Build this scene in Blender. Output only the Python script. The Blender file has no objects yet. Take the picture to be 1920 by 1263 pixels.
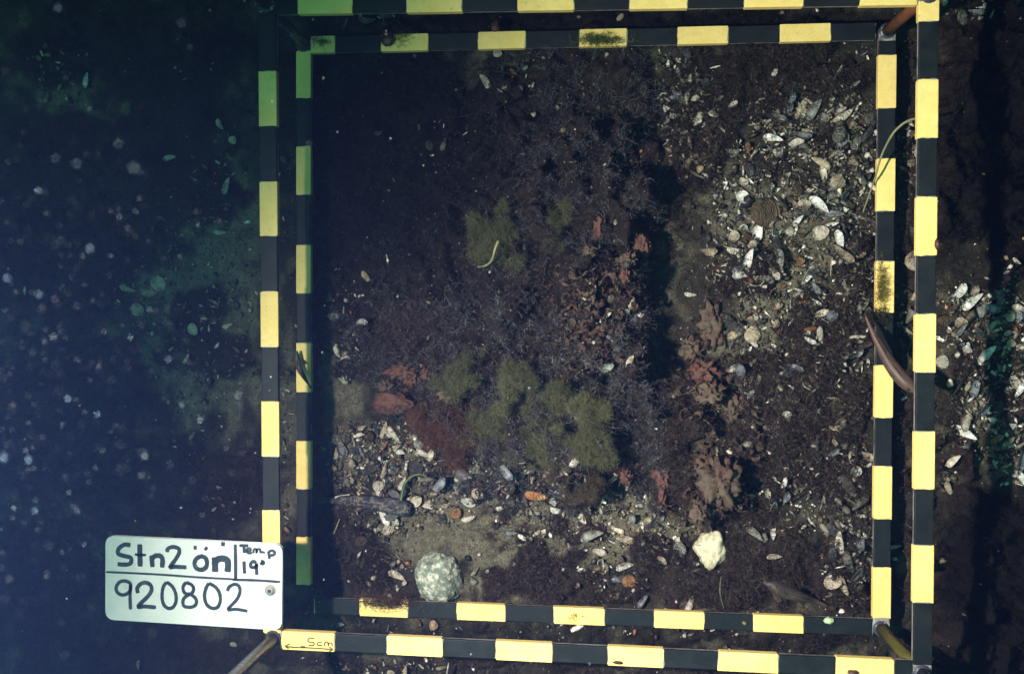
import bpy, math, random
import numpy as np
from mathutils import Matrix, Vector, Euler, noise as mn

random.seed(7); rng = np.random.default_rng(7)
scene = bpy.context.scene
COL = scene.collection

# ------------------------------------------------------------------ camera
CAM = np.array([0.0163, 0.0138, 0.9652]); F = 1800.0
def _rot(rx, ry, rz):
    cx, sx, cy, sy, cz, sz = math.cos(rx), math.sin(rx), math.cos(ry), math.sin(ry), math.cos(rz), math.sin(rz)
    return np.array([[cz, -sz, 0], [sz, cz, 0], [0, 0, 1]]) @ np.array([[cy, 0, sy], [0, 1, 0], [-sy, 0, cy]]) @ np.array([[1, 0, 0], [0, cx, -sx], [0, sx, cx]])
R = _rot(-0.0231, 0.0968, 0.0057)
cd = bpy.data.cameras.new('camera'); cam = bpy.data.objects.new('camera', cd); COL.objects.link(cam)
cam.matrix_world = Matrix([[*R[0], CAM[0]], [*R[1], CAM[1]], [*R[2], CAM[2]], [0, 0, 0, 1]])
cd.sensor_width = 36; cd.lens = 36 * F / 1920; cd.clip_start = 0.01; cd.clip_end = 60
cd.dof.use_dof = True; cd.dof.focus_distance = 0.93
cd.dof.aperture_fstop = cd.lens / 3.2; cd.dof.aperture_blades = 5; cd.dof.aperture_rotation = math.radians(18)
scene.camera = cam

# ------------------------------------------------------------------ daylight filtered through the water
w = bpy.data.worlds.new('World'); scene.world = w; w.use_nodes = True
nt = w.node_tree; bg = nt.nodes['Background']
sky = nt.nodes.new('ShaderNodeTexSky'); sky.sky_type = 'NISHITA'; sky.sun_disc = False
sky.sun_elevation = math.radians(68); sky.sun_rotation = math.radians(200)
mul = nt.nodes.new('ShaderNodeMix'); mul.data_type = 'RGBA'; mul.blend_type = 'MULTIPLY'; mul.inputs[0].default_value = 1
nt.links.new(sky.outputs[0], mul.inputs[6]); mul.inputs[7].default_value = (0.10, 0.60, 0.28, 1)   # what is left of daylight under water
nt.links.new(mul.outputs[2], bg.inputs[0]); bg.inputs[1].default_value = 0.05
sd = bpy.data.lights.new('sun', 'SUN'); sd.energy = 1.05; sd.angle = math.radians(40); sd.color = (0.24, 0.85, 0.52)
sun = bpy.data.objects.new('sun', sd); COL.objects.link(sun); sun.rotation_euler = (math.radians(15), math.radians(-12), 0)
# the diver's flash, held to the left of the camera
STROBE = Vector((-0.345, -0.02, 0.84))
fd = bpy.data.lights.new('strobe', 'SPOT'); fd.energy = 118; fd.color = (1.0, 0.93, 0.80)
fd.shadow_soft_size = 0.014; fd.spot_size = math.radians(119); fd.spot_blend = 1.0
fo = bpy.data.objects.new('strobe', fd); COL.objects.link(fo); fo.location = STROBE
fo.rotation_euler = (Vector((0.62, -0.50, 0.0)) - STROBE).to_track_quat('-Z', 'Y').to_euler()
vs = scene.view_settings; vs.view_transform = 'Standard'; vs.look = 'None'; vs.exposure = 0; vs.gamma = 1
scene.cycles.use_denoising = True
scene.cycles.volume_bounces = 0; scene.cycles.max_bounces = 4; scene.cycles.diffuse_bounces = 2
scene.cycles.transparent_max_bounces = 8; scene.cycles.sample_clamp_indirect = 3
scene.cycles.use_light_tree = False

# ------------------------------------------------------------------ pixel of the photograph -> point at height z
def px(x, y, z=0.0):
    d = R @ np.array([(x - 960) / F, -(y - 631.5) / F, -1.0])
    t = (z - CAM[2]) / d[2]
    p = CAM + t * d
    return Vector(p)
def pxa(x, y, z):
    x = np.asarray(x, float); y = np.asarray(y, float); z = np.asarray(z, float) + 0 * x
    d = np.stack([(x - 960) / F, -(y - 631.5) / F, -np.ones_like(x)], -1) @ R.T
    t = (z - CAM[2]) / d[..., 2]
    return CAM + t[..., None] * d
def topx(P):
    q = (np.asarray(P) - CAM) @ R
    return 960 + F * q[..., 0] / -q[..., 2], 631.5 - F * q[..., 1] / -q[..., 2]

# ------------------------------------------------------------------ noise
def vnoise(x, y, seed=0):
    xi = np.floor(x).astype(np.int64); yi = np.floor(y).astype(np.int64); xf = x - xi; yf = y - yi
    def h(a, b):
        n = (a * 374761393 + b * 668265263 + seed * 69069 + 1013) & 0xffffffff
        n = ((n ^ (n >> 13)) * 1274126177) & 0xffffffff
        return ((n ^ (n >> 16)) & 0xffff) / 65535.0
    u = xf * xf * (3 - 2 * xf); v = yf * yf * (3 - 2 * yf)
    return (h(xi, yi) * (1 - u) + h(xi + 1, yi) * u) * (1 - v) + (h(xi, yi + 1) * (1 - u) + h(xi + 1, yi + 1) * u) * v
def fbm(x, y, seed=0, o=4):
    s = 0; a = 0.5
    for k in range(o):
        s = s + a * vnoise(x * 2 ** k, y * 2 ** k, seed + k * 17); a *= 0.5
    return s / (1 - 0.5 ** o)

# ------------------------------------------------------------------ scene tree helpers
def link(name, mesh, parent=None, mat=None, **kw):
    o = bpy.data.objects.new(name, mesh); COL.objects.link(o)
    if parent: o.parent = parent
    if mat is not None and mesh is not None and not mesh.materials: mesh.materials.append(mat)
    for k, v in kw.items(): o[k] = v
    return o
def mesh_np(name, V, Fs, col=None, smooth=False):
    """V (n,3), Fs list of (m,k) index arrays; col (n,3)"""
    me = bpy.data.meshes.new(name)
    me.vertices.add(len(V)); me.vertices.foreach_set('co', np.asarray(V, np.float32).ravel())
    loops = np.concatenate([f.ravel() for f in Fs]); tot = np.concatenate([np.full(len(f), f.shape[1]) for f in Fs])
    me.loops.add(len(loops)); me.loops.foreach_set('vertex_index', loops.astype(np.int32))
    me.polygons.add(len(tot)); st = np.concatenate([[0], np.cumsum(tot)[:-1]])
    me.polygons.foreach_set('loop_start', st.astype(np.int32))
    if smooth: me.polygons.foreach_set('use_smooth', np.ones(len(tot), bool))
    if col is not None:
        a = me.color_attributes.new('Col', 'FLOAT_COLOR', 'POINT')
        a.data.foreach_set('color', np.concatenate([col, np.ones((len(col), 1))], 1).astype(np.float32).ravel())
    me.update(); me.validate()
    return me
def mesh_py(name, V, Fs, smooth=False, mats=None, mi=None):
    me = bpy.data.meshes.new(name); me.from_pydata([tuple(v) for v in V], [], Fs)
    if smooth: me.polygons.foreach_set('use_smooth', [True] * len(me.polygons))
    for m in mats or []: me.materials.append(m)
    if mi: me.polygons.foreach_set('material_index', mi)
    me.update(); return me

# ------------------------------------------------------------------ materials
def mat(name, base=(.2, .2, .2), rough=.7, spec=.3, metal=0, vcol=False, var=None, scale=60, bump=0, bscale=300, transl=0, detail=6, var3=None, s3=25, coords='Object', lo=.42, hi=.62, blend='MIX', speck=None):
    m = bpy.data.materials.new(name); m.use_nodes = True; n = m.node_tree.nodes; l = m.node_tree.links
    b = n['Principled BSDF']; b.inputs['Roughness'].default_value = rough; b.inputs['Specular IOR Level'].default_value = spec
    b.inputs['Metallic'].default_value = metal; b.inputs['Base Color'].default_value = (*base, 1)
    tc = n.new('ShaderNodeTexCoord'); src = None
    if vcol:
        a = n.new('ShaderNodeVertexColor'); a.layer_name = 'Col'; src = a.outputs[0]
    def mixin(a, colr, sc, lo_, hi_):
        t = n.new('ShaderNodeTexNoise'); t.inputs['Scale'].default_value = sc; t.inputs['Detail'].default_value = detail; t.inputs['Roughness'].default_value = .65
        l.new(tc.outputs[coords], t.inputs['Vector'])
        r = n.new('ShaderNodeMapRange'); r.inputs[1].default_value = lo_; r.inputs[2].default_value = hi_
        l.new(t.outputs[0], r.inputs[0])
        x = n.new('ShaderNodeMix'); x.data_type = 'RGBA'; x.blend_type = blend; l.new(r.outputs[0], x.inputs[0])
        if a is None: x.inputs[6].default_value = (*base, 1)
        else: l.new(a, x.inputs[6])
        x.inputs[7].default_value = (*colr, 1)
        return x.outputs[2]
    if var: src = mixin(src, var, scale, lo, hi)
    if var3: src = mixin(src, var3, s3, .5, .7)
    if speck: src = mixin(src, speck, 330, .66, .70)
    if src is not None: l.new(src, b.inputs['Base Color'])
    if bump:
        t = n.new('ShaderNodeTexNoise'); t.inputs['Scale'].default_value = bscale; t.inputs['Detail'].default_value = 5
        l.new(tc.outputs[coords], t.inputs['Vector'])
        bp = n.new('ShaderNodeBump'); bp.inputs['Strength'].default_value = 1; bp.inputs['Distance'].default_value = bump
        l.new(t.outputs[0], bp.inputs['Height']); l.new(bp.outputs[0], b.inputs['Normal'])
    if transl:
        tr = n.new('ShaderNodeBsdfTranslucent'); mx = n.new('ShaderNodeMixShader'); mx.inputs[0].default_value = transl
        if src is not None: l.new(src, tr.inputs[0])
        else: tr.inputs[0].default_value = (*base, 1)
        l.new(b.outputs[0], mx.inputs[1]); l.new(tr.outputs[0], mx.inputs[2]); l.new(mx.outputs[0], n['Material Output'].inputs[0])
    return m

M_yel = mat('yellow_tape', (.88, .65, .24), .55, .25, var=(.83, .60, .19), scale=45, bump=.00025, bscale=500, var3=(.76, .55, .18), s3=160, speck=(.30, .24, .09))
M_blk = mat('black_tape', (.005, .008, .010), .55, .2, var=(.010, .013, .015), scale=60, bump=.0002, bscale=400)
M_alu = mat('bare_metal', (.40, .38, .37), .45, .5, metal=.3, var=(.16, .15, .14), scale=90, bump=.0002)
M_darkrod = mat('dark_rod', (.045, .05, .07), .35, .6, var=(.50, .46, .44), scale=190, lo=.58, hi=.64, bump=.0004, bscale=200)
M_rust = mat('rusty_post', (.16, .055, .022), .6, .3, var=(.09, .04, .02), scale=70, bump=.0003)
M_olive = mat('olive_post', (.10, .085, .012), .6, .3, var=(.06, .06, .012), scale=70, bump=.0003)
M_slate = mat('white_plastic', (.80, .79, .80), .35, .4, var=(.72, .73, .73), scale=30, bump=.00008, bscale=250, speck=(.38, .40, .40))
M_ink = mat('marker_ink', (.018, .028, .045), .5, .3, var=(.035, .05, .075), scale=120)
M_bolt = mat('bolt_steel', (.50, .50, .48), .4, .5, metal=.3, bump=.0002)
M_weed = mat('weed_filaments', vcol=True, rough=.8, spec=.15, transl=.25)
M_fluff = mat('green_fluff', vcol=True, rough=.9, spec=.05, transl=.45)
M_grit = mat('grit', vcol=True, rough=.6, spec=.3)

# ------------------------------------------------------------------ layout fields, in pixels of the photograph
# (cx, cy, rx, ry, height): mounds of dark red weed
WEED = [(1010, 330, 190, 200, .055), (900, 520, 190, 150, .050), (760, 300, 170, 200, .012), (1110, 170, 120, 90, .02), (1110, 330, 100, 90, .08),
        (1030, 650, 180, 110, .06), (800, 600, 130, 110, .03), (1140, 560, 80, 120, .085), (1160, 680, 60, 80, .085), (900, 740, 130, 100, .05), (1060, 790, 120, 90, .06),
        (1010, 870, 130, 50, .03), (1090, 900, 90, 50, .03), (840, 810, 70, 60, .045), (950, 820, 90, 60, .04), (700, 700, 70, 60, .012), (665, 610, 60, 90, .010),
        (1165, 420, 60, 150, .085), (1090, 820, 60, 90, .075), (1230, 820, 50, 70, .02), (1060, 95, 120, 30, .015), (1190, 230, 60, 90, .03),
        (1440, 110, 170, 40, .018), (1340, 200, 110, 60, .015), (1330, 280, 60, 40, .012), (1540, 140, 90, 40, .014), (1560, 270, 40, 30, .012), (1290, 360, 40, 50, .01),
        (1380, 520, 55, 40, .022), (1600, 520, 50, 80, .018), (1500, 600, 60, 30, .012), (1560, 640, 70, 50, .014), (1470, 700, 90, 50, .016), (1560, 760, 80, 70, .014),
        (1440, 800, 70, 70, .02), (1280, 740, 60, 60, .03), (1250, 900, 50, 40, .02), (1500, 870, 80, 60, .014), (1590, 900, 50, 60, .012), (1420, 930, 60, 60, .012),
        (1340, 930, 50, 60, .055), (1440, 1050, 120, 60, .013), (1580, 1090, 60, 60, .012), (1360, 1100, 90, 40, .010), (1240, 1040, 60, 50, .012), (1210, 1110, 70, 30, .009),
        (1000, 1070, 80, 50, .012), (940, 960, 60, 30, .008), (690, 1080, 60, 50, .012), (660, 1010, 40, 40, .008), (1080, 1000, 30, 20, .008), (900, 1130, 60, 20, .006), (1090, 1110, 60, 25, .008),
        (1850, 150, 110, 160, .05), (1800, 330, 60, 110, .035), (1890, 430, 70, 90, .05), (1860, 60, 110, 60, .012), (1860, 1060, 90, 130, .05), (1900, 740, 50, 50, .03), (1790, 860, 40, 50, .025), (1830, 680, 40, 40, .012),
        (1790, 960, 30, 40, .01), (1820, 1200, 110, 90, .045), (1000, 1225, 300, 24, .008), (1450, 1220, 200, 20, .008), (620, 1235, 100, 20, .006), (1200, 1280, 400, 20, .006),
        (820, 34, 200, 14, .01), (1250, 26, 200, 14, .01), (1500, 22, 140, 14, .008), (610, 420, 36, 240, .008), (1700, 300, 18, 260, .006), (1700, 900, 18, 240, .006),
        (130, 420, 160, 200, .010), (330, 300, 120, 180, .010), (400, 640, 70, 80, .010), (150, 800, 180, 160, .010), (380, 900, 120, 90, .008), (250, 80, 200, 90, .010), (300, 1230, 260, 60, .010), (60, 1080, 120, 120, .010)]
# (cx, cy, rx, ry, weight): beds of shells and shell bits
SHELLS = [(1460, 740, 140, 90, .45), (1540, 700, 90, 110, .55), (1500, 930, 110, 70, .5), (1400, 820, 60, 90, .35), (1130, 600, 90, 110, .25), (1840, 620, 90, 90, .6), (1560, 300, 90, 150, .8), (1600, 480, 50, 150, .8), (1440, 350, 110, 110, .75), (1500, 560, 120, 90, .7), (1300, 230, 60, 110, .8), (1420, 480, 100, 80, .75), (1420, 660, 60, 60, .6), (1560, 820, 60, 160, .55), (1590, 1040, 50, 120, .7), (1880, 700, 60, 200, .8), (940, 905, 240, 50, .75), (760, 900, 140, 90, .7), (1100, 960, 140, 60, .6), (1230, 1000, 80, 60, .6), (380, 560, 110, 260, .35), (700, 830, 90, 45, 1.0), (650, 880, 40, 50, 1.0), (760, 840, 60, 40, .8), (880, 900, 100, 50, .9), (990, 890, 60, 35, 1.0), (1010, 930, 60, 30, .8), (690, 920, 60, 40, .5), (830, 900, 60, 30, .6), (700, 980, 60, 40, .5),
          (1280, 190, 45, 60, 1.2), (1490, 230, 90, 70, 1.0), (1580, 230, 60, 70, 1.0), (1300, 290, 50, 60, .6), (1600, 380, 50, 60, 1.2), (1550, 360, 60, 50, 1.0), (1420, 400, 90, 60, .8), (1270, 110, 40, 30, .6), (1400, 300, 60, 30, .5),
          (1440, 470, 100, 60, .7), (1560, 450, 60, 50, .6), (1480, 560, 80, 60, .6), (1400, 620, 60, 40, .6), (1560, 780, 50, 60, .6), (1550, 700, 60, 60, .4), (1580, 860, 50, 60, .8), (1500, 880, 60, 40, .5), (1590, 980, 50, 50, .9), (1580, 1060, 40, 60, .7), (1450, 960, 60, 50, .5),
          (1700, 280, 25, 60, .8), (1700, 600, 25, 80, .6), (1850, 600, 80, 60, 1.4), (1880, 640, 50, 50, 1.4), (1860, 800, 70, 60, 1.2), (1820, 560, 50, 30, 1.0), (1800, 740, 30, 40, .5), (1890, 870, 40, 50, .8), (1780, 890, 20, 40, .5), (1860, 20, 90, 20, .6), (1860, 320, 40, 20, .25),
          (1080, 990, 160, 40, .4), (1180, 960, 60, 40, .4), (1130, 1080, 100, 50, .25), (720, 1060, 50, 60, .35), (640, 560, 30, 60, .5), (650, 660, 30, 60, .5), (950, 130, 60, 50, .25), (830, 260, 60, 60, .2), (690, 25, 80, 30, .6),
          (120, 140, 60, 60, .45), (280, 560, 70, 50, .45), (400, 400, 60, 120, .3), (380, 640, 50, 110, .3), (370, 800, 50, 60, .2), (420, 300, 60, 60, .2), (420, 930, 50, 50, .2), (535, 850, 14, 200, .6), (540, 400, 14, 160, .3), (690, 1180, 60, 12, .4), (1240, 1180, 300, 14, .3), (730, 1250, 160, 12, .5)]
def blobs(L, X, Y, pw=1.0):
    s = np.zeros_like(X)
    for cx, cy, rx, ry, h in L:
        d = ((X - cx) / rx) ** 2 + ((Y - cy) / ry) ** 2
        s = np.maximum(s, h * np.clip(1.25 - d, 0, 1) ** pw)
    return s
GZ = -0.030
DARK = [(1880, 230, 110, 300, 1), (1860, 1100, 120, 220, 1), (740, 270, 230, 250, .72), (560, 100, 200, 60, .6), (1790, 330, 60, 200, .7), (620, 460, 60, 200, .5), (1200, 40, 700, 24, .7), (1150, 1190, 600, 24, .5)]  # darkens weed and bed: dark weed, plus flash falloff and bar shade painted in
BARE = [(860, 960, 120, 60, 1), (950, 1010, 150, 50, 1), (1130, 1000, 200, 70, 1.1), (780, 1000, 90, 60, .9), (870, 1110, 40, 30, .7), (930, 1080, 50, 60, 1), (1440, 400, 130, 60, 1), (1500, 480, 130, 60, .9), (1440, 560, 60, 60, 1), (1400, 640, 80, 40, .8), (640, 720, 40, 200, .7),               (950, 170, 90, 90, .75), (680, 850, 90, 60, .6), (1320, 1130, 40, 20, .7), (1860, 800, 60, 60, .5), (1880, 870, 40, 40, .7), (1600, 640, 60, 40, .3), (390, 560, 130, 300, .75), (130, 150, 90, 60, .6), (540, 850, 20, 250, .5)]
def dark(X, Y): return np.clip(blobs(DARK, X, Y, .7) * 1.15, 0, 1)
def ground_h(P):
    """height of the bed at world points (n,2)"""
    x, y = P[..., 0], P[..., 1]
    X, Y = topx(np.stack([x, y, np.full_like(x, GZ)], -1))
    inside = (np.abs(X) < 3000) & (np.abs(Y) < 3000)
    n1 = fbm(x * 9 + 40, y * 9 + 40, 3, 3) - .5; n2 = fbm(x * 45 + 90, y * 45 + 90, 5, 4) - .5
    n3 = fbm(x * 170 + 200, y * 170 + 200, 8, 3) - .5
    wx, wy = X + 70 * (fbm(x * 30 + 7, y * 30, 21, 3) - .5) * 2, Y + 70 * (fbm(x * 30, y * 30 + 9, 22, 3) - .5) * 2
    wd = np.where(inside, blobs(WEED, wx, wy, .6), 0)
    lump = fbm(x * 55 + 3, y * 55 + 5, 31, 3)
    z = GZ + .010 * n1 + .013 * n2 + .0075 * n3 + wd * (.25 + .95 * np.clip(lump * 1.5 - .25, 0, 1))
    return z, wd, X, Y
def gz(p):
    z = ground_h(np.array([[p[0], p[1]]]))[0]
    return float(z[0])
def at(x, y, dz=0.0):
    p = px(x, y, GZ)
    for _ in range(4): p = px(x, y, gz(p) + dz)
    return p

# ------------------------------------------------------------------ sea bed: one sheet, fine near the frame
def axis(lo, hi, step, far):
    a = list(np.arange(lo, hi, step)); s = step; v = a[-1]
    out = []
    while v < far: s *= 1.35; v += s; out.append(v)
    s = step; v = a[0]; inn = []
    while v > -far: s *= 1.35; v -= s; inn.append(v)
    return np.array(inn[::-1] + a + out)
gx = axis(-.62, .56, .0026, 9); gy = axis(-.41, .41, .0026, 9)
GX, GY = np.meshgrid(gx, gy); Pxy = np.stack([GX.ravel(), GY.ravel()], -1)
Z, WD, XX, YY = ground_h(Pxy)
nx, ny = len(gx), len(gy); I = np.arange(nx * ny).reshape(ny, nx)
quads = np.stack([I[:-1, :-1], I[:-1, 1:], I[1:, 1:], I[1:, :-1]], -1).reshape(-1, 4)
silt = np.array([.088, .080, .058]); turf = np.array([.016, .011, .011]); peat = np.array([.020, .017, .014])
k = np.clip(WD / .006, 0, 1)[:, None]
f1 = fbm(Pxy[:, 0] * 60, Pxy[:, 1] * 60, 50, 4)[:, None]
bare = blobs(BARE, XX, YY, .7)[:, None]
ks = np.clip(bare * 1.4 + (f1 - .5) * 2.2, 0, 1)
colg = peat * (1 - ks) + silt * ks
colg = colg * (1 - k) + turf * k * (.7 + .8 * f1)
colg = colg * np.where(XX < 485, 1.25, 1.0)[:, None]  # bed colour lightened left of the frame, standing in for stronger ambient light
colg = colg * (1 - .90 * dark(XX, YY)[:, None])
colg = colg * (.75 + .5 * fbm(Pxy[:, 0] * 220, Pxy[:, 1] * 220, 60, 2)[:, None])
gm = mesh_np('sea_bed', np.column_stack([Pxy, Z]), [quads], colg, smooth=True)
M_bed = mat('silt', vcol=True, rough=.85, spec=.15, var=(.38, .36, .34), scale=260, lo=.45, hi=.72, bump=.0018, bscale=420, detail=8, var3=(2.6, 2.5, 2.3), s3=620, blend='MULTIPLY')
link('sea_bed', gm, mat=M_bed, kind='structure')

# ------------------------------------------------------------------ filaments: joined ribbons
def filaments(base, d, L, wid, col, bend=.4):
    n = len(base)
    d = d / np.linalg.norm(d, axis=1, keepdims=True)
    r = rng.normal(size=(n, 3)); s = np.cross(d, r); s /= np.linalg.norm(s, axis=1, keepdims=True) + 1e-9
    b2 = rng.normal(size=(n, 3)) * bend
    L = L[:, None]; wd = wid[:, None]
    mid = base + d * L * .5; tip = base + (d + b2 * .5) * L
    V = np.stack([base - s * wd * .5, base + s * wd * .5, mid + s * wd * .4 + b2 * L * .1, mid - s * wd * .4 + b2 * L * .1, tip], 1).reshape(-1, 3)
    i = np.arange(n)[:, None] * 5
    q = i + np.array([[0, 1, 2, 3]]); t = i + np.array([[3, 2, 4]])
    c = np.repeat(col, 5, axis=0)
    return V, q, t, c, mid, tip
def tufts(cent, up, size, cols, n1=6, n2=4, w1=.00055, spread=.9):
    """branched tufts at cent (n,3)"""
    n = len(cent)
    b = np.repeat(cent, n1, 0); sz = np.repeat(size, n1) * rng.uniform(.5, 1.1, n * n1)
    d = np.repeat(up, n1, 0) + rng.normal(size=(n * n1, 3)) * spread
    c = np.repeat(cols, n1, 0) * rng.uniform(.7, 1.25, (n * n1, 1))
    A = filaments(b, d, sz, np.full(n * n1, w1), c)
    m = n * n1 * n2; t = rng.uniform(.25, 1, (m, 1))
    mid, tip = np.repeat(A[4], n2, 0), np.repeat(A[5], n2, 0)
    bb = mid * (1 - t) + tip * t; dd = np.repeat(d / np.linalg.norm(d, axis=1, keepdims=True), n2, 0) + rng.normal(size=(m, 3)) * 1.0
    B = filaments(bb, dd, np.repeat(sz, n2) * rng.uniform(.25, .6, m), np.full(m, w1 * .8), np.repeat(c, n2, 0) * rng.uniform(.8, 1.6, (m, 1)))
    o = len(A[0])
    return np.concatenate([A[0], B[0]]), np.concatenate([A[1], B[1] + o]), np.concatenate([A[2], B[2] + o]), np.concatenate([A[3], B[3]])
def weed_patch(name, X, Y, dz, size, cols, matl, n1=6, n2=4, w1=.00055, spread=.9, **kw):
    P = pxa(X, Y, GZ)
    for _ in range(3):
        z = ground_h(P[:, :2])[0] + dz; P = pxa(X, Y, z)
    up = np.tile([0, 0, .7], (len(P), 1)) + rng.normal(size=(len(P), 3)) * .25
    V, q, t, c = tufts(P, up, size, cols, n1, n2, w1, spread)
    return link(name, mesh_np(name, V, [q, t], c), mat=matl, **kw)
def pick(n, x0, x1, y0, y1, field, thr=.0):
    """n pixel positions spread where field is high"""
    X = rng.uniform(x0, x1, n); Y = rng.uniform(y0, y1, n)
    v = field(X, Y)
    k = rng.uniform(0, 1, n) < np.clip(v, 0, 1)
    return X[k], Y[k]
def weedfield(X, Y):
    P = pxa(X, Y, GZ); x, y = P[:, 0], P[:, 1]
    wx = X + 70 * (fbm(x * 30 + 7, y * 30, 21, 3) - .5) * 2; wy = Y + 70 * (fbm(x * 30, y * 30 + 9, 22, 3) - .5) * 2
    v = np.maximum(np.clip(blobs(WEED, wx, wy, .6) / .008, 0, 1), .5 * np.clip(fbm(x * 26 + 5, y * 26, 88, 3) * 3 - 1.25, 0, 1) * (X > 600) * (1 - .85 * np.clip(blobs(BARE, X, Y, .7), 0, 1)))
    flk = blobs([(1110, 590, 60, 80, 1), (1150, 540, 40, 60, 1), (1330, 715, 55, 60, .8), (1345, 890, 50, 50, .9)], X, Y)
    return v * np.clip(fbm(x * 70, y * 70, 77, 3) * 3.2 - .9, .05, 1) * (1 - .75 * np.clip(flk * 1.3, 0, 1))
zones = [((590, 1250, 80, 560), 8000), ((590, 1250, 560, 960), 13000), ((1250, 1640, 80, 620), 9500), ((1250, 1640, 620, 1150), 13500), ((590, 1250, 960, 1150), 5000),
         ((1640, 1960, -30, 1290), 7500), ((560, 1740, 1150, 1290), 3500), ((560, 1740, -20, 90), 2500), ((-40, 560, -30, 1290), 6000)]
names = ['dark mat of red weed over the upper left inside the frame', 'thick mound of purple brown weed in the middle of the frame', 'thin dark weed between the shells at upper right', 'brown weed over the lower right inside the frame',
         'sparse brown weed on the silt at lower left', 'nearly black weed outside the right side of the frame', 'low weed under the bottom bars', 'dark weed under the top bars', 'dim weed on the bed left of the frame']
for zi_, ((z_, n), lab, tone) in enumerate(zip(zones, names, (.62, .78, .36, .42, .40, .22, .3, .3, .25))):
    X, Y = pick(n, z_[0], z_[1], z_[2], z_[3], weedfield)
    pal = np.array([[.075, .052, .055], [.10, .080, .088], [.045, .032, .030], [.19, .16, .17]])[rng.integers(0, 4, len(X))]
    red = np.clip(blobs([(840, 800, 80, 70, 1), (760, 620, 80, 60, .6), (1080, 540, 120, 60, .4)], X, Y), 0, 1)[:, None]
    pal = pal * (1 - red * .6) + np.array([.17, .07, .055]) * red * .6
    pal = pal * tone * np.array([.84, 1.0, 1.06] if zi_ < 2 else [1.05, 1.0, .82]) * (1 - .78 * dark(X, Y)[:, None])  # part of the flash's falloff goes into the weed colour here
    sz = rng.uniform(.004, .011, len(X))
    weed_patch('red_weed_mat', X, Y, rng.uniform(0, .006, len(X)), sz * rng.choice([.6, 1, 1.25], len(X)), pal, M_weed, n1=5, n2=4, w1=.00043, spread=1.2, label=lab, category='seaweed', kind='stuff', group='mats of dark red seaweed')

# ------------------------------------------------------------------ olive fluff clumps, each a thing
def fluff(x, y, rx, ry, h, n, lab, col=(.155, .156, .088), name='green_weed_clump', hair=.00028, ln=(.002, .0055)):
    s = 1 / 1880; c0 = at(x, y); k = 22; n = int(n * 1.7)
    lc = rng.normal(size=(k, 3)) * np.array([rx * .52, ry * .52, 0]) * s; lc[:, 2] = h * rng.uniform(.1, .8, k); lc[0] = (0, 0, h * .5)
    lr = rng.uniform(.16, .46, k) * min(rx, ry) * s; lr[0] *= 1.4
    li = rng.choice(k, n, p=lr ** 2 / (lr ** 2).sum())
    ax = rng.normal(size=(n, 3)); ax /= np.linalg.norm(ax, axis=1, keepdims=True)
    rr = rng.uniform(0, 1, n) ** .5 * lr[li] * rng.choice([1, 1, 1, 1.35], n)
    P = lc[li] + ax * rr[:, None]
    P += (fbm(P[:, 0] * 260 + 50, P[:, 1] * 260 + 50, 9, 2)[:, None] - .5) * .006
    P[:, 2] = np.abs(P[:, 2]) + .001
    cc = np.array(col) * rng.uniform(.7, 1.25, (n, 1)) * rng.uniform(.8, 1.15, k)[li][:, None]
    A = filaments(P, ax * .5 + rng.normal(size=(n, 3)), rng.uniform(ln[0], ln[1], n), np.full(n, hair), cc, 1.2)
    o = link(name, mesh_np(name, A[0], [A[1], A[2]], A[3]), mat=M_fluff, label=lab, category='seaweed', group='woolly green seaweed clumps' if name.startswith('green') else 'woolly reddish seaweed clumps')
    o.location = c0
    return o
FL = [(928, 455, 42, 62, .022, 9000, 'pale green woolly weed clump above the middle with a thin stalk across it'),
      (1040, 420, 34, 34, .016, 4500, 'faint green woolly weed patch right of the upper green clump'),
      (858, 712, 44, 36, .020, 6500, 'olive woolly weed clump right of the pink crust lumps'),
      (975, 712, 46, 36, .024, 7500, 'olive woolly weed clump at the head of the long green arm'),
      (1045, 765, 52, 34, .026, 8500, 'olive woolly weed arm running down to the biggest green clump'),
      (1108, 815, 44, 62, .032, 12500, 'biggest olive woolly weed clump beside the black shadow'),
      (918, 790, 40, 52, .026, 8500, 'olive woolly weed clump left of the dark hollow'),
      (1020, 835, 36, 50, .018, 6000, 'dull olive woolly weed clump between the two larger ones')]
FL.append((1030, 745, 60, 26, .03, 5500, 'narrow olive woolly strip joining the arm to the head of the green weed'))
for f in FL: fluff(*f)
fluff(835, 805, 52, 48, .020, 8000, 'reddish brown woolly weed clump below the pink crust lumps', (.16, .08, .065), 'red_weed_clump')
fluff(1085, 905, 50, 36, .014, 5000, 'dull brown woolly weed clump below the biggest green clump', (.11, .085, .062), 'red_weed_clump')

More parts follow.
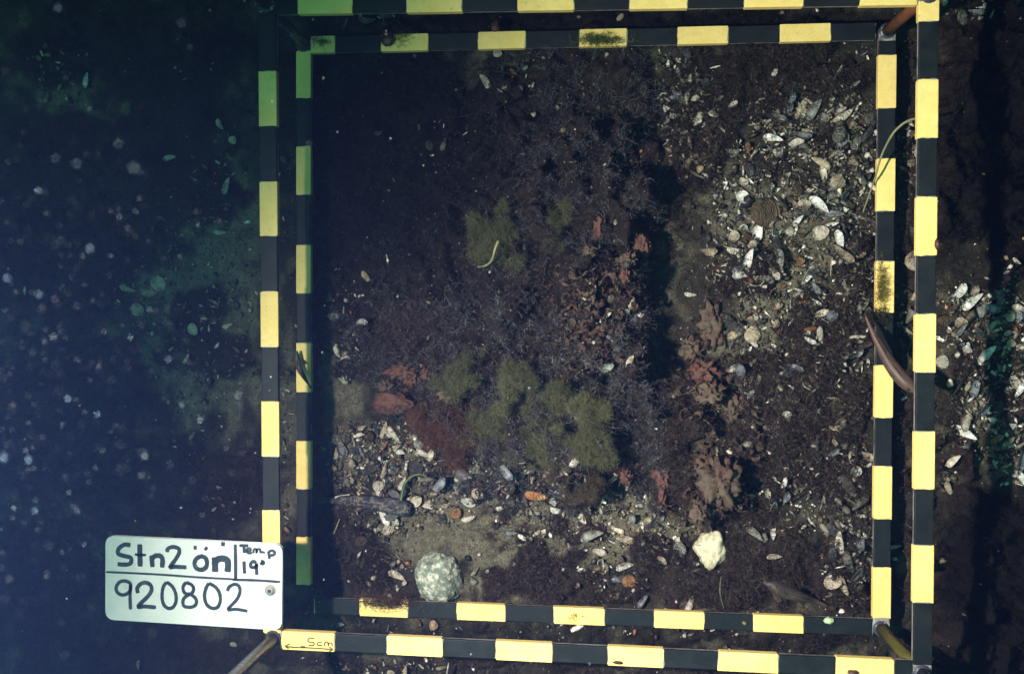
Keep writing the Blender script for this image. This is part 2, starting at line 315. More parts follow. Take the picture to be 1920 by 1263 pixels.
# ------------------------------------------------------------------ the double measuring frame
ZO, ZI = 0.1108, 0.0
rig = link('quadrat_frame', None, label='double square measuring frame of bars banded yellow and black, lying on the bed', category='measuring frame')
def prism(A, B, wd, z0, z1, name, m, parent, jag=.0004, ext=0):
    """box from A to B (xy), width wd, from z0 to z1, with slightly uneven ends"""
    a, b = Vector((A[0], A[1], 0)), Vector((B[0], B[1], 0)); d = (b - a).normalized(); n = Vector((-d.y, d.x, 0))
    rows = []
    for p, s in ((a, -1), (b, 1)):
        for v in (-1, -.5, 0, .5, 1):
            q = p + n * wd * .5 * v + d * random.gauss(0, jag)
            rows.append(q)
    V = [(*q.to_2d(), z) for z in (z1, z0) for q in rows]
    Fs = []
    for i in range(4):
        Fs.append((i, i + 5, i + 6, i + 1)); Fs.append((10 + i, 11 + i, 16 + i, 15 + i))
        Fs.append((i, i + 1, 11 + i, 10 + i)); Fs.append((5 + i, 15 + i, 16 + i, 6 + i))
    Fs.append((0, 10, 15, 5)); Fs.append((4, 9, 19, 14))
    me = mesh_py(name, V, Fs); me.materials.append(m)
    o = link(name, me, parent); 
    bv = o.modifiers.new('b', 'BEVEL'); bv.width = .0006; bv.segments = 2; bv.limit_method = 'ANGLE'
    return o
BARS = [ # z, axis, wd, end A, end B, [(start,end,'Y'/'D')...]
 (ZO, 'x', .0172, (496, 10), (1745, -10), [500, 558, 661, 762, 867, 970, 1077, 1180, 1290, 1395, 1507, 1612, 1721], 'D'),
 (ZO, 'y', .0170, (1742, -4), (1730, 1262), [1, 40, 148, 259, 368, 479, 588, 698, 808, 917, 1021, 1130, 1246], 'Y'),
 (ZO, 'x', .0172, (524, 1199), (1712, 1256), [528, 628, 725, 830, 929, 1036, 1139, 1245, 1346, 1460, 1567, 1677, 1711], 'Y'),
 (ZO, 'y', .0168, (500.5, 20), (510, 1188), [22, 133, 236, 340, 443, 546, 651, 752, 856, 956, 1060, 1164, 1186], 'D'),
 (ZI, 'x', .0172, (582, 84), (1643, 58), [582, 628, 714, 803, 896, 986, 1086, 1176, 1270, 1366, 1462, 1558, 1642], 'Y'),
 (ZI, 'y', .0172, (1664.5, 60), (1653, 1178), [76, 103, 203, 297, 396, 489, 586, 684, 783, 873, 973, 1063, 1158], 'D'),
 (ZI, 'x', .0172, (588, 1135), (1638, 1176), [590, 674, 765, 856, 948, 1038, 1134, 1226, 1321, 1412, 1507, 1636], 'D'),
 (ZI, 'y', .0155, (569, 94), (569, 1145), [95, 184, 274, 365, 459, 550, 643, 735, 826, 917, 1006, 1096, 1143], 'Y')]
bands = []
blabels = ['upper outer bar of the frame', 'right outer bar', 'lower outer bar', 'left outer bar', 'upper inner bar', 'right inner bar', 'lower inner bar', 'left inner bar']
for bi, (z, ax, wd, A, B, T, first) in enumerate(BARS):
    a, b = px(*A, z), px(*B, z)
    th = .0065
    core = prism(a, b, wd - .0016, z - th, z - .0004, 'bar', M_alu, rig, 0)
    core['label'] = blabels[bi]
    for i in range(len(T) - 1):
        yel = (i % 2 == 0) == (first == 'Y')
        def pt(v):
            t = (v - A[0]) / (B[0] - A[0]) if ax == 'x' else (v - A[1]) / (B[1] - A[1])
            return px(A[0] + (B[0] - A[0]) * t, A[1] + (B[1] - A[1]) * t, z)
        p, q = pt(T[i]), pt(T[i + 1])
        d = (q - p).normalized() * .00025
        if yel: prism(p + d, q - d, wd, z - th - .0004, z + .0004, 'yellow_band', M_yel, core, .00035)
        else: prism(p + d * .2, q - d * .2, wd - .0012, z - .0030, z + .0001, 'black_band', M_blk, core, .0002)
        bands.append((bi, yel, (T[i] + T[i + 1]) / 2))
def tube(pts, r, name, m, parent=None, seg=10, r1=None, **kw):
    pts = [Vector(p) for p in pts]; V = []; Fs = []
    for i, p in enumerate(pts):
        d = (pts[min(i + 1, len(pts) - 1)] - pts[max(i - 1, 0)]).normalized()
        s = d.cross(Vector((0.13, .31, .94))).normalized(); t = d.cross(s)
        rr = r if r1 is None else r + (r1 - r) * i / (len(pts) - 1)
        for k in range(seg):
            a = 2 * math.pi * k / seg; V.append(p + (s * math.cos(a) + t * math.sin(a)) * rr)
    for i in range(len(pts) - 1):
        for k in range(seg):
            a, b = i * seg + k, i * seg + (k + 1) % seg; Fs.append((a, b, b + seg, a + seg))
    Fs.append(tuple(range(seg))[::-1]); Fs.append(tuple((len(pts) - 1) * seg + k for k in range(seg)))
    me = mesh_py(name, V, Fs, True); 
    return link(name, me, parent, m, **kw)
def off(p, dx=0, dy=0, dz=0): return p + Vector((dx, dy, dz))
# corner posts between the two squares, legs that carry the camera
cI = [px(569, 84, ZI), px(1664, 58, ZI), px(1652, 1178, ZI), px(569, 1138, ZI)]
cO = [px(500, 8, ZO), px(1742, -10, ZO), px(1730, 1262, ZO), px(512, 1196, ZO)]
for i, m in enumerate([M_darkrod, M_rust, M_olive, M_darkrod]):
    p = tube([off(cI[i], dz=-.004), cI[i].lerp(cO[i], .5), off(cO[i], dz=-.008)], .0055, 'corner_post', m, rig, label=['dark post at the upper left corner', 'rust orange post at the upper right corner', 'olive post at the lower right corner', 'dark post at the lower left corner'][i])
    for c, z in ((cI[i], ZI), (cO[i], ZO)):
        me = mesh_py('corner_joint', [], []); 
        t_ = tube([off(c, dz=-.008), off(c, dz=-.001), off(c, dz=.0006)], .0078, 'corner_joint', M_darkrod, rig, 12)
for i in range(4):
    c = cO[i]; o_ = Vector((c.x, c.y, 0)).normalized()
    top = c + Vector((o_.x * .0, o_.y * .0, .62)) + Vector((-c.x, -c.y, 0)) * .10
    tube([off(c, dz=.0), c.lerp(top, .5), top], .0052, 'leg', M_darkrod, rig, 12)

# ------------------------------------------------------------------ slate
def cr(x, y): return (180 + x / 5.3333, 980 + y / 5.3333)
ZS = ZO + .012
def rounded(pts, r, n=6):
    out = []
    for i, p in enumerate(pts):
        a, b = (pts[i - 1] - p).normalized(), (pts[(i + 1) % 4] - p).normalized()
        for k in range(n + 1):
            t = k / n; out.append(((p + a * r) * (1 - t) ** 2 + p * 2 * t * (1 - t) + (p + b * r) * t ** 2))
    return out
cs = [px(*cr(*c), ZS) for c in ((100, 130), (1860, 218), (1853, 1066), (98, 958))]
oc = rounded(cs, .0085); nn = len(oc)
V = [(p.x, p.y, ZS) for p in oc] + [(p.x, p.y, ZS - .004) for p in oc]
me = mesh_py('slate', V, [tuple(range(nn)), tuple(range(nn, 2 * nn))[::-1]] + [(i, (i + 1) % nn, nn + (i + 1) % nn, nn + i) for i in range(nn)], mats=[M_slate])
slate = link('slate_board', me, label='white plastic slate with handwritten station, temperature and date, at the lower left corner', category='slate')
slate.modifiers.new('b', 'BEVEL').width = .0005
def strokes(paths, width, z, name, m, parent, conv, taper=True):
    V, Fs = [], []
    for path in paths:
        pw = width
        if isinstance(path[0], (int, float)): pw = path[0]; path = path[1:]
        P = [px(*conv(*p), z).to_2d() for p in path]
        # smooth
        S = []
        if len(P) > 2:
            for i in range(len(P) - 1):
                p0, p1, p2, p3 = P[max(i - 1, 0)], P[i], P[i + 1], P[min(i + 2, len(P) - 1)]
                for k in range(5):
                    t = k / 5
                    S.append(.5 * ((2 * p1) + (p2 - p0) * t + (2 * p0 - 5 * p1 + 4 * p2 - p3) * t * t + (3 * p1 - p0 - 3 * p2 + p3) * t ** 3))
            S.append(P[-1])
        else: S = [P[0].lerp(P[1], k / 6) for k in range(7)]
        b = len(V)
        for i, p in enumerate(S):
            d = (S[min(i + 1, len(S) - 1)] - S[max(i - 1, 0)]); d = d.normalized() if d.length > 1e-9 else Vector((1, 0))
            n = Vector((-d.y, d.x)); e = min(i, len(S) - 1 - i); ww = pw * (.78 if e == 0 else 1) * random.uniform(.93, 1.06)
            V += [(*(p + n * ww / 2), z + len(Fs) * 1e-8), (*(p - n * ww / 2), z + len(Fs) * 1e-8)]
        for i in range(len(S) - 1): Fs.append((b + 2 * i, b + 2 * i + 1, b + 2 * i + 3, b + 2 * i + 2))
    V2 = [(v[0], v[1], v[2] - .00015) for v in V]; n = len(V)
    return link(name, mesh_py(name, V, Fs), parent, m)
mm = 1 / 1000
def tx(name, paths, wdt): strokes(paths, wdt * mm * 1.28, ZS + .0002, name, M_ink, slate, cr)
tx('letter', [[(345, 222), (285, 215), (228, 255), (222, 305), (280, 328), (345, 345), (352, 385), (330, 410), (270, 415), (215, 408)]], 3.2)
tx('letter', [[(437, 210), (438, 300), (442, 435)]], 4.0); tx('letter', [[(388, 312), (430, 318), (500, 318)]], 2.0)
tx('letter', [[(555, 322), (560, 380), (565, 440)], [(560, 350), (600, 325), (645, 330), (665, 365), (660, 445)]], 3.6)
tx('numeral', [[(712, 290), (720, 255), (770, 238), (825, 255), (830, 300), (790, 370), (740, 440), (780, 436), (830, 438), (905, 442)]], 3.0)
tx('letter', [[(1045, 330), (1000, 360), (985, 410), (1010, 455), (1060, 465), (1100, 440), (1110, 390), (1090, 345), (1040, 328)]], 3.3)
tx('letter_dot', [[(975, 245), (1008, 246)], [(1088, 245), (1112, 265)], [(1.2, (1250, 205)[0], 205)[0:0] or (1250, 206), (1290, 214)]], 3.0)
tx('letter', [[(1185, 340), (1190, 410), (1192, 488)], [(1190, 380), (1240, 355), (1300, 362), (1320, 400), (1315, 490)]], 4.8)
tx('ruled_line', [[(1392, 212), (1396, 400), (1396, 560)]], 2.6)
tx('ruled_line', [[(100, 488), (600, 512), (1000, 540), (1390, 562)]], 1.6)
tx('ruled_line', [[(1368, 566), (1600, 572), (1845, 588)]], 2.0)
tx('letter', [[(1432, 224), (1525, 226)], [(1480, 228), (1482, 300)]], 2.3)
tx('letter', [[(1505, 278), (1545, 275), (1540, 252), (1512, 258), (1505, 285), (1530, 302), (1562, 296)]], 1.7)
tx('letter', [[(1575, 300), (1578, 265), (1602, 262), (1606, 298), (1612, 266), (1640, 262), (1645, 292), (1662, 290), (1690, 296)]], 1.7)
tx('letter', [[(1722, 282), (1730, 320), (1735, 358)], [(1725, 290), (1755, 275), (1785, 288), (1780, 315), (1735, 325)]], 2.2)
tx('numeral', [[(1480, 380), (1482, 440), (1486, 505)]], 2.6)
tx('numeral', [[(1602, 400), (1575, 382), (1548, 405), (1552, 440), (1590, 440), (1606, 410), (1606, 460), (1608, 518)]], 2.5)
tx('degree_mark', [[(1650, 388), (1664, 384), (1676, 394), (1668, 406), (1654, 402), (1650, 390)]], 2.6)
tx('numeral', [[(345, 640), (340, 600), (290, 578), (235, 590), (202, 640), (212, 690), (260, 718), (310, 705), (342, 670), (345, 620), (340, 740), (345, 862)]], 2.6)
tx('numeral', [[(420, 700), (412, 650), (450, 605), (500, 595), (545, 620), (555, 670), (520, 730), (420, 832), (480, 832), (600, 842)]], 3.0)
tx('numeral', [[(705, 590), (672, 640), (660, 730), (675, 810), (720, 850), (770, 840), (800, 780), (795, 700), (760, 630), (705, 588)]], 2.6)
tx('numeral', [[(900, 590), (870, 640), (885, 695), (940, 712), (975, 670), (960, 620), (900, 592)], [(930, 712), (880, 750), (868, 800), (890, 835), (960, 838), (1000, 810), (1000, 760), (960, 720), (920, 702)]], 2.5)
tx('numeral', [[(1130, 600), (1100, 650), (1085, 730), (1105, 810), (1160, 850), (1215, 840), (1242, 780), (1235, 700), (1195, 640), (1130, 600)]], 2.6)
tx('numeral', [[(1315, 680), (1330, 640), (1380, 612), (1425, 625), (1440, 680), (1410, 760), (1320, 862), (1400, 860), (1515, 880)]], 2.5)
bc = px(*cr(1745, 668), ZS)
bo = tube([off(bc, dz=-.001), off(bc, dz=.0012)], .0052, 'washer', M_bolt, slate, 20)
tube([off(bc, dz=.0012), off(bc, dz=.0032)], .0034, 'bolt', M_bolt, slate, 18)
tube([off(bc, dz=.0030), off(bc, dz=.0034)], .0018, 'bolt_socket', M_darkrod, slate, 6)
# writing on the first yellow band of the lower outer bar
M_pen = mat('faded_pen', (.05, .045, .015), .7, .2, var=(.14, .11, .03), scale=300)
def cq(x, y): return (x / 3, 842 + y / 3)
lowbar = [o for o in rig.children if o.get('label') == 'lower outer bar'][0]
strokes([[(1770, 1062), (1738, 1062), (1735, 1080), (1765, 1085), (1762, 1100), (1735, 1100)], [(1810, 1082), (1790, 1085), (1788, 1100), (1812, 1100)], [(1825, 1105), (1828, 1085), (1845, 1088), (1846, 1104), (1850, 1088), (1866, 1090), (1868, 1106)],
         [(1605, 1106), (1660, 1112), (1760, 1116), (1872, 1124)], [(1630, 1092), (1605, 1106), (1625, 1118)], [(1850, 1110), (1872, 1124), (1850, 1134)]], 1.25 * mm, ZO + .0006, 'lettering', M_pen, lowbar, cq)
strokes([[(1690, 1110), (1716, 1112)]], 2.2 * mm, ZO + .0008, 'ink_spot', M_ink, lowbar, cq)

# ------------------------------------------------------------------ shells
def tint(c, r=.15): return tuple(max(0, v * random.uniform(1 - r, 1 + r)) for v in c)
OUT = {'dark blue': mat('shell_dark', (.030, .034, .045), .35, .5, var=(.11, .10, .10), scale=120, bump=.0003, coords='Object'),
       'brown': mat('shell_brown', (.055, .036, .020), .5, .4, var=(.11, .075, .04), scale=110, bump=.0003),
       'orange': mat('shell_orange', (.34, .12, .04), .45, .4, var=(.50, .30, .16), scale=110, bump=.0003),
       'cream': mat('shell_cream', (.62, .52, .40), .5, .4, var=(.30, .22, .15), scale=130, bump=.0003, lo=.45, hi=.7),
       'white': mat('shell_white', (.80, .75, .68), .45, .4, var=(.55, .47, .38), scale=130, bump=.0003),
       'grey': mat('shell_grey', (.20, .20, .18), .5, .4, var=(.09, .085, .07), scale=130, bump=.0003)}
INN = {'dark blue': mat('nacre_blue', (.24, .25, .27), .25, .6, var=(.08, .09, .12), scale=70, lo=.45, hi=.65),
       'brown': mat('nacre_dull', (.36, .30, .22), .35, .5, var=(.13, .10, .08), scale=80),
       'orange': mat('nacre_warm', (.55, .38, .27), .35, .5, var=(.30, .16, .10), scale=80),
       'cream': mat('nacre_cream', (.70, .62, .52), .3, .5, var=(.40, .33, .27), scale=80, lo=.5, hi=.7),
       'white': mat('nacre_white', (.88, .86, .82), .22, .6, var=(.60, .58, .58), scale=70),
       'grey': mat('nacre_grey', (.30, .30, .27), .35, .5, var=(.14, .14, .12), scale=80)}
def growth(m, f, dark, amt=.55, bumpd=.0008):
    """rings round the hinge, which lies at x = -0.5 of every valve"""
    n = m.node_tree.nodes; l = m.node_tree.links; b = n['Principled BSDF']
    tc = n.new('ShaderNodeTexCoord'); vm = n.new('ShaderNodeVectorMath'); vm.operation = 'DISTANCE'; vm.inputs[1].default_value = (-.5, 0, 0)
    l.new(tc.outputs['Object'], vm.inputs[0]); nz = n.new('ShaderNodeTexNoise'); nz.inputs['Scale'].default_value = 7; nz.inputs['Detail'].default_value = 5
    l.new(tc.outputs['Object'], nz.inputs['Vector'])
    ad = n.new('ShaderNodeMath'); ad.operation = 'MULTIPLY_ADD'; l.new(nz.outputs[0], ad.inputs[0]); ad.inputs[1].default_value = .16; l.new(vm.outputs['Value'], ad.inputs[2])
    t = n.new('ShaderNodeTexNoise'); t.noise_dimensions = '1D'; t.inputs['Scale'].default_value = f; t.inputs['Detail'].default_value = 3; l.new(ad.outputs[0], t.inputs['W'])
    r_ = n.new('ShaderNodeMapRange'); r_.inputs[1].default_value = .42; r_.inputs[2].default_value = .60; r_.inputs[4].default_value = amt; l.new(t.outputs[0], r_.inputs[0])
    x = n.new('ShaderNodeMix'); x.data_type = 'RGBA'; old = b.inputs['Base Color'].links[0].from_socket; l.new(old, x.inputs[6]); x.inputs[7].default_value = (*dark, 1); l.new(r_.outputs[0], x.inputs[0]); l.new(x.outputs[2], b.inputs['Base Color'])
    bp = n.new('ShaderNodeBump'); bp.inputs['Distance'].default_value = .014; bp.inputs['Strength'].default_value = .7; l.new(t.outputs[0], bp.inputs['Height']); l.new(bp.outputs[0], b.inputs['Normal'])
for m_, d_ in ((OUT['dark blue'], (.012, .012, .018)), (OUT['brown'], (.03, .018, .01)), (OUT['orange'], (.16, .07, .03)), (OUT['cream'], (.22, .15, .10)), (OUT['white'], (.40, .33, .27)), (OUT['grey'], (.06, .055, .045))): growth(m_, 16, d_, .12 if m_.name == 'shell_brown' else .26)
for m_, d_ in ((INN['dark blue'], (.03, .04, .08)), (INN['brown'], (.06, .04, .025)), (INN['orange'], (.22, .12, .07)), (INN['cream'], (.25, .19, .15)), (INN['white'], (.45, .42, .42)), (INN['grey'], (.08, .08, .07))): growth(m_, 7, d_, .5)
for m_ in list(OUT.values()) + list(INN.values()):
    n_ = m_.node_tree.nodes; l_ = m_.node_tree.links; b_ = n_['Principled BSDF']
    g_ = n_.new('ShaderNodeNewGeometry'); t_ = n_.new('ShaderNodeTexNoise'); t_.inputs['Scale'].default_value = 46; t_.inputs['Detail'].default_value = 6; t_.inputs['Roughness'].default_value = .7
    l_.new(g_.outputs['Position'], t_.inputs['Vector']); q_ = n_.new('ShaderNodeMapRange'); q_.inputs[1].default_value = .48; q_.inputs[2].default_value = .64; q_.inputs[4].default_value = .6 if 'white' in m_.name else .88; l_.new(t_.outputs[0], q_.inputs[0])
    x_ = n_.new('ShaderNodeMix'); x_.data_type = 'RGBA'; l_.new(b_.inputs['Base Color'].links[0].from_socket, x_.inputs[6]); x_.inputs[7].default_value = (.062, .055, .040, 1); l_.new(q_.outputs[0], x_.inputs[0]); l_.new(x_.outputs[2], b_.inputs['Base Color'])
    t_.label = 'film'
for m_ in list(OUT.values()) + list(INN.values()):
    for q in m_.node_tree.nodes:
        if q.type == 'TEX_NOISE' and q.noise_dimensions == '3D' and q.inputs['Scale'].default_value > 50 and q.label != 'film': q.inputs['Scale'].default_value /= 24
def valve(kind, colour, seed, broken=False):
    rnd = random.Random(seed); nu, nv = 12, 10; V = []; Fs = []; mi = []
    if kind == 'mussel': wf, dome, bend = .39 + rnd.uniform(-.04, .04), .62, rnd.uniform(.03, .10)
    elif kind == 'clam': wf, dome, bend = .88 + rnd.uniform(-.05, .08), .40, .02
    elif kind == 'cockle': wf, dome, bend = .98, .55, .0
    def P(u, v, inner):
        w_ = math.sin(math.pi * min(1, max(0, u)) ** (.62 if kind == 'mussel' else .78)) ** (.62 if kind == 'mussel' else .5) * wf * .5
        x = u - .5; y = v * w_ + bend * (4 * (u - .5) ** 2 - .5)
        z = dome * w_ * (1 - abs(v) ** 2.2) ** .6 * (1 - .25 * u)
        if kind == 'cockle': z += .012 * math.cos(v * 30) * (1 - v * v)
        z += .0025 * math.sin(u * 33 + v * 2)
        if inner: z = z * .86 - .022; x *= .965; y *= .955
        return (x, y, max(z, -.03))
    for s in (0, 1):
        for i in range(nu + 1):
            u = (i / nu) ** .9 * .996 + .002
            for j in range(nv + 1):
                v = math.sin((j / nv * 2 - 1) * math.pi / 2); V.append(P(u, v, s))
    st = (nu + 1) * (nv + 1)
    gone = set()
    if broken:
        c0 = rnd.uniform(.45, .75); a = rnd.uniform(-1.2, 1.2)
        for i in range(nu):
            for j in range(nv):
                if (i / nu - c0) + a * (j / nv - .5) * .6 + rnd.uniform(-.06, .06) > 0: gone.add((i, j))
    for i in range(nu):
        for j in range(nv):
            if (i, j) in gone: continue
            a = i * (nv + 1) + j; q = (a, a + nv + 1, a + nv + 2, a + 1)
            Fs.append(q); mi.append(0); Fs.append(tuple(st + k for k in q[::-1])); mi.append(1)
            for (di, dj, e0, e1) in ((-1, 0, a, a + 1), (1, 0, a + nv + 2, a + nv + 1), (0, -1, a + nv + 1, a), (0, 1, a + 1, a + nv + 2)):
                t = (i + di, j + dj)
                if t in gone or not (0 <= t[0] < nu and 0 <= t[1] < nv): Fs.append((e0, e1, st + e1, st + e0)); mi.append(0)
    return mesh_py(kind + '_valve', V, Fs, True, [OUT[colour], INN[colour]], mi)
SH = {}
for kind in ('mussel', 'clam', 'cockle'):
    for colour in OUT:
        SH[kind, colour] = [valve(kind, colour, hash((len(kind), len(colour), s)) & 0xffff, s >= (2 if kind == 'mussel' else 2)) for s in range(4)]
LAND = []      # (name, x, y) landmarks for the labels
shells = []    # (object, x, y, colour, kind, hollow, length px, broken, angle)
def shell(x, y, L, ang, colour='cream', kind='mussel', hollow=False, tilt=None, lift=.0, var=None, lab=None, parent=None):
    """x,y px centre; L px length; ang degrees anticlockwise, hinge to margin"""
    k = random.randrange(4) if var is None else var
    me = SH[kind, colour][k]
    if lab is None and kind != 'mussel': L *= .72
    if x < 485 and colour == 'grey': colour = 'white' if L > 24 else 'cream'; me = SH[kind, colour][k]  # lighter shell colours out here stand in for more ambient light
    p = at(x, y); s = L / 1860
    t = random.gauss(0, .5) if tilt is None else math.radians(tilt); t2 = random.gauss(0, .5) if tilt is None else 0
    e = Matrix.Rotation(math.radians(ang), 4, 'Z') @ Matrix.Rotation(t, 4, 'Y') @ Matrix.Rotation(t2 + (math.pi if hollow else 0), 4, 'X')
    o = link(kind + '_shell', me)
    o.matrix_world = Matrix.Translation(p + Vector((0, 0, lift + s * (.14 if hollow else -.01) + .0008))) @ e @ Matrix.Scale(s, 4)
    o['category'] = 'shell'
    if lab: o['label'] = lab; o['group'] = 'empty shells on the bed'
    else: shells.append((o, x, y, colour, kind, hollow, L, k >= 2, ang))
    return o
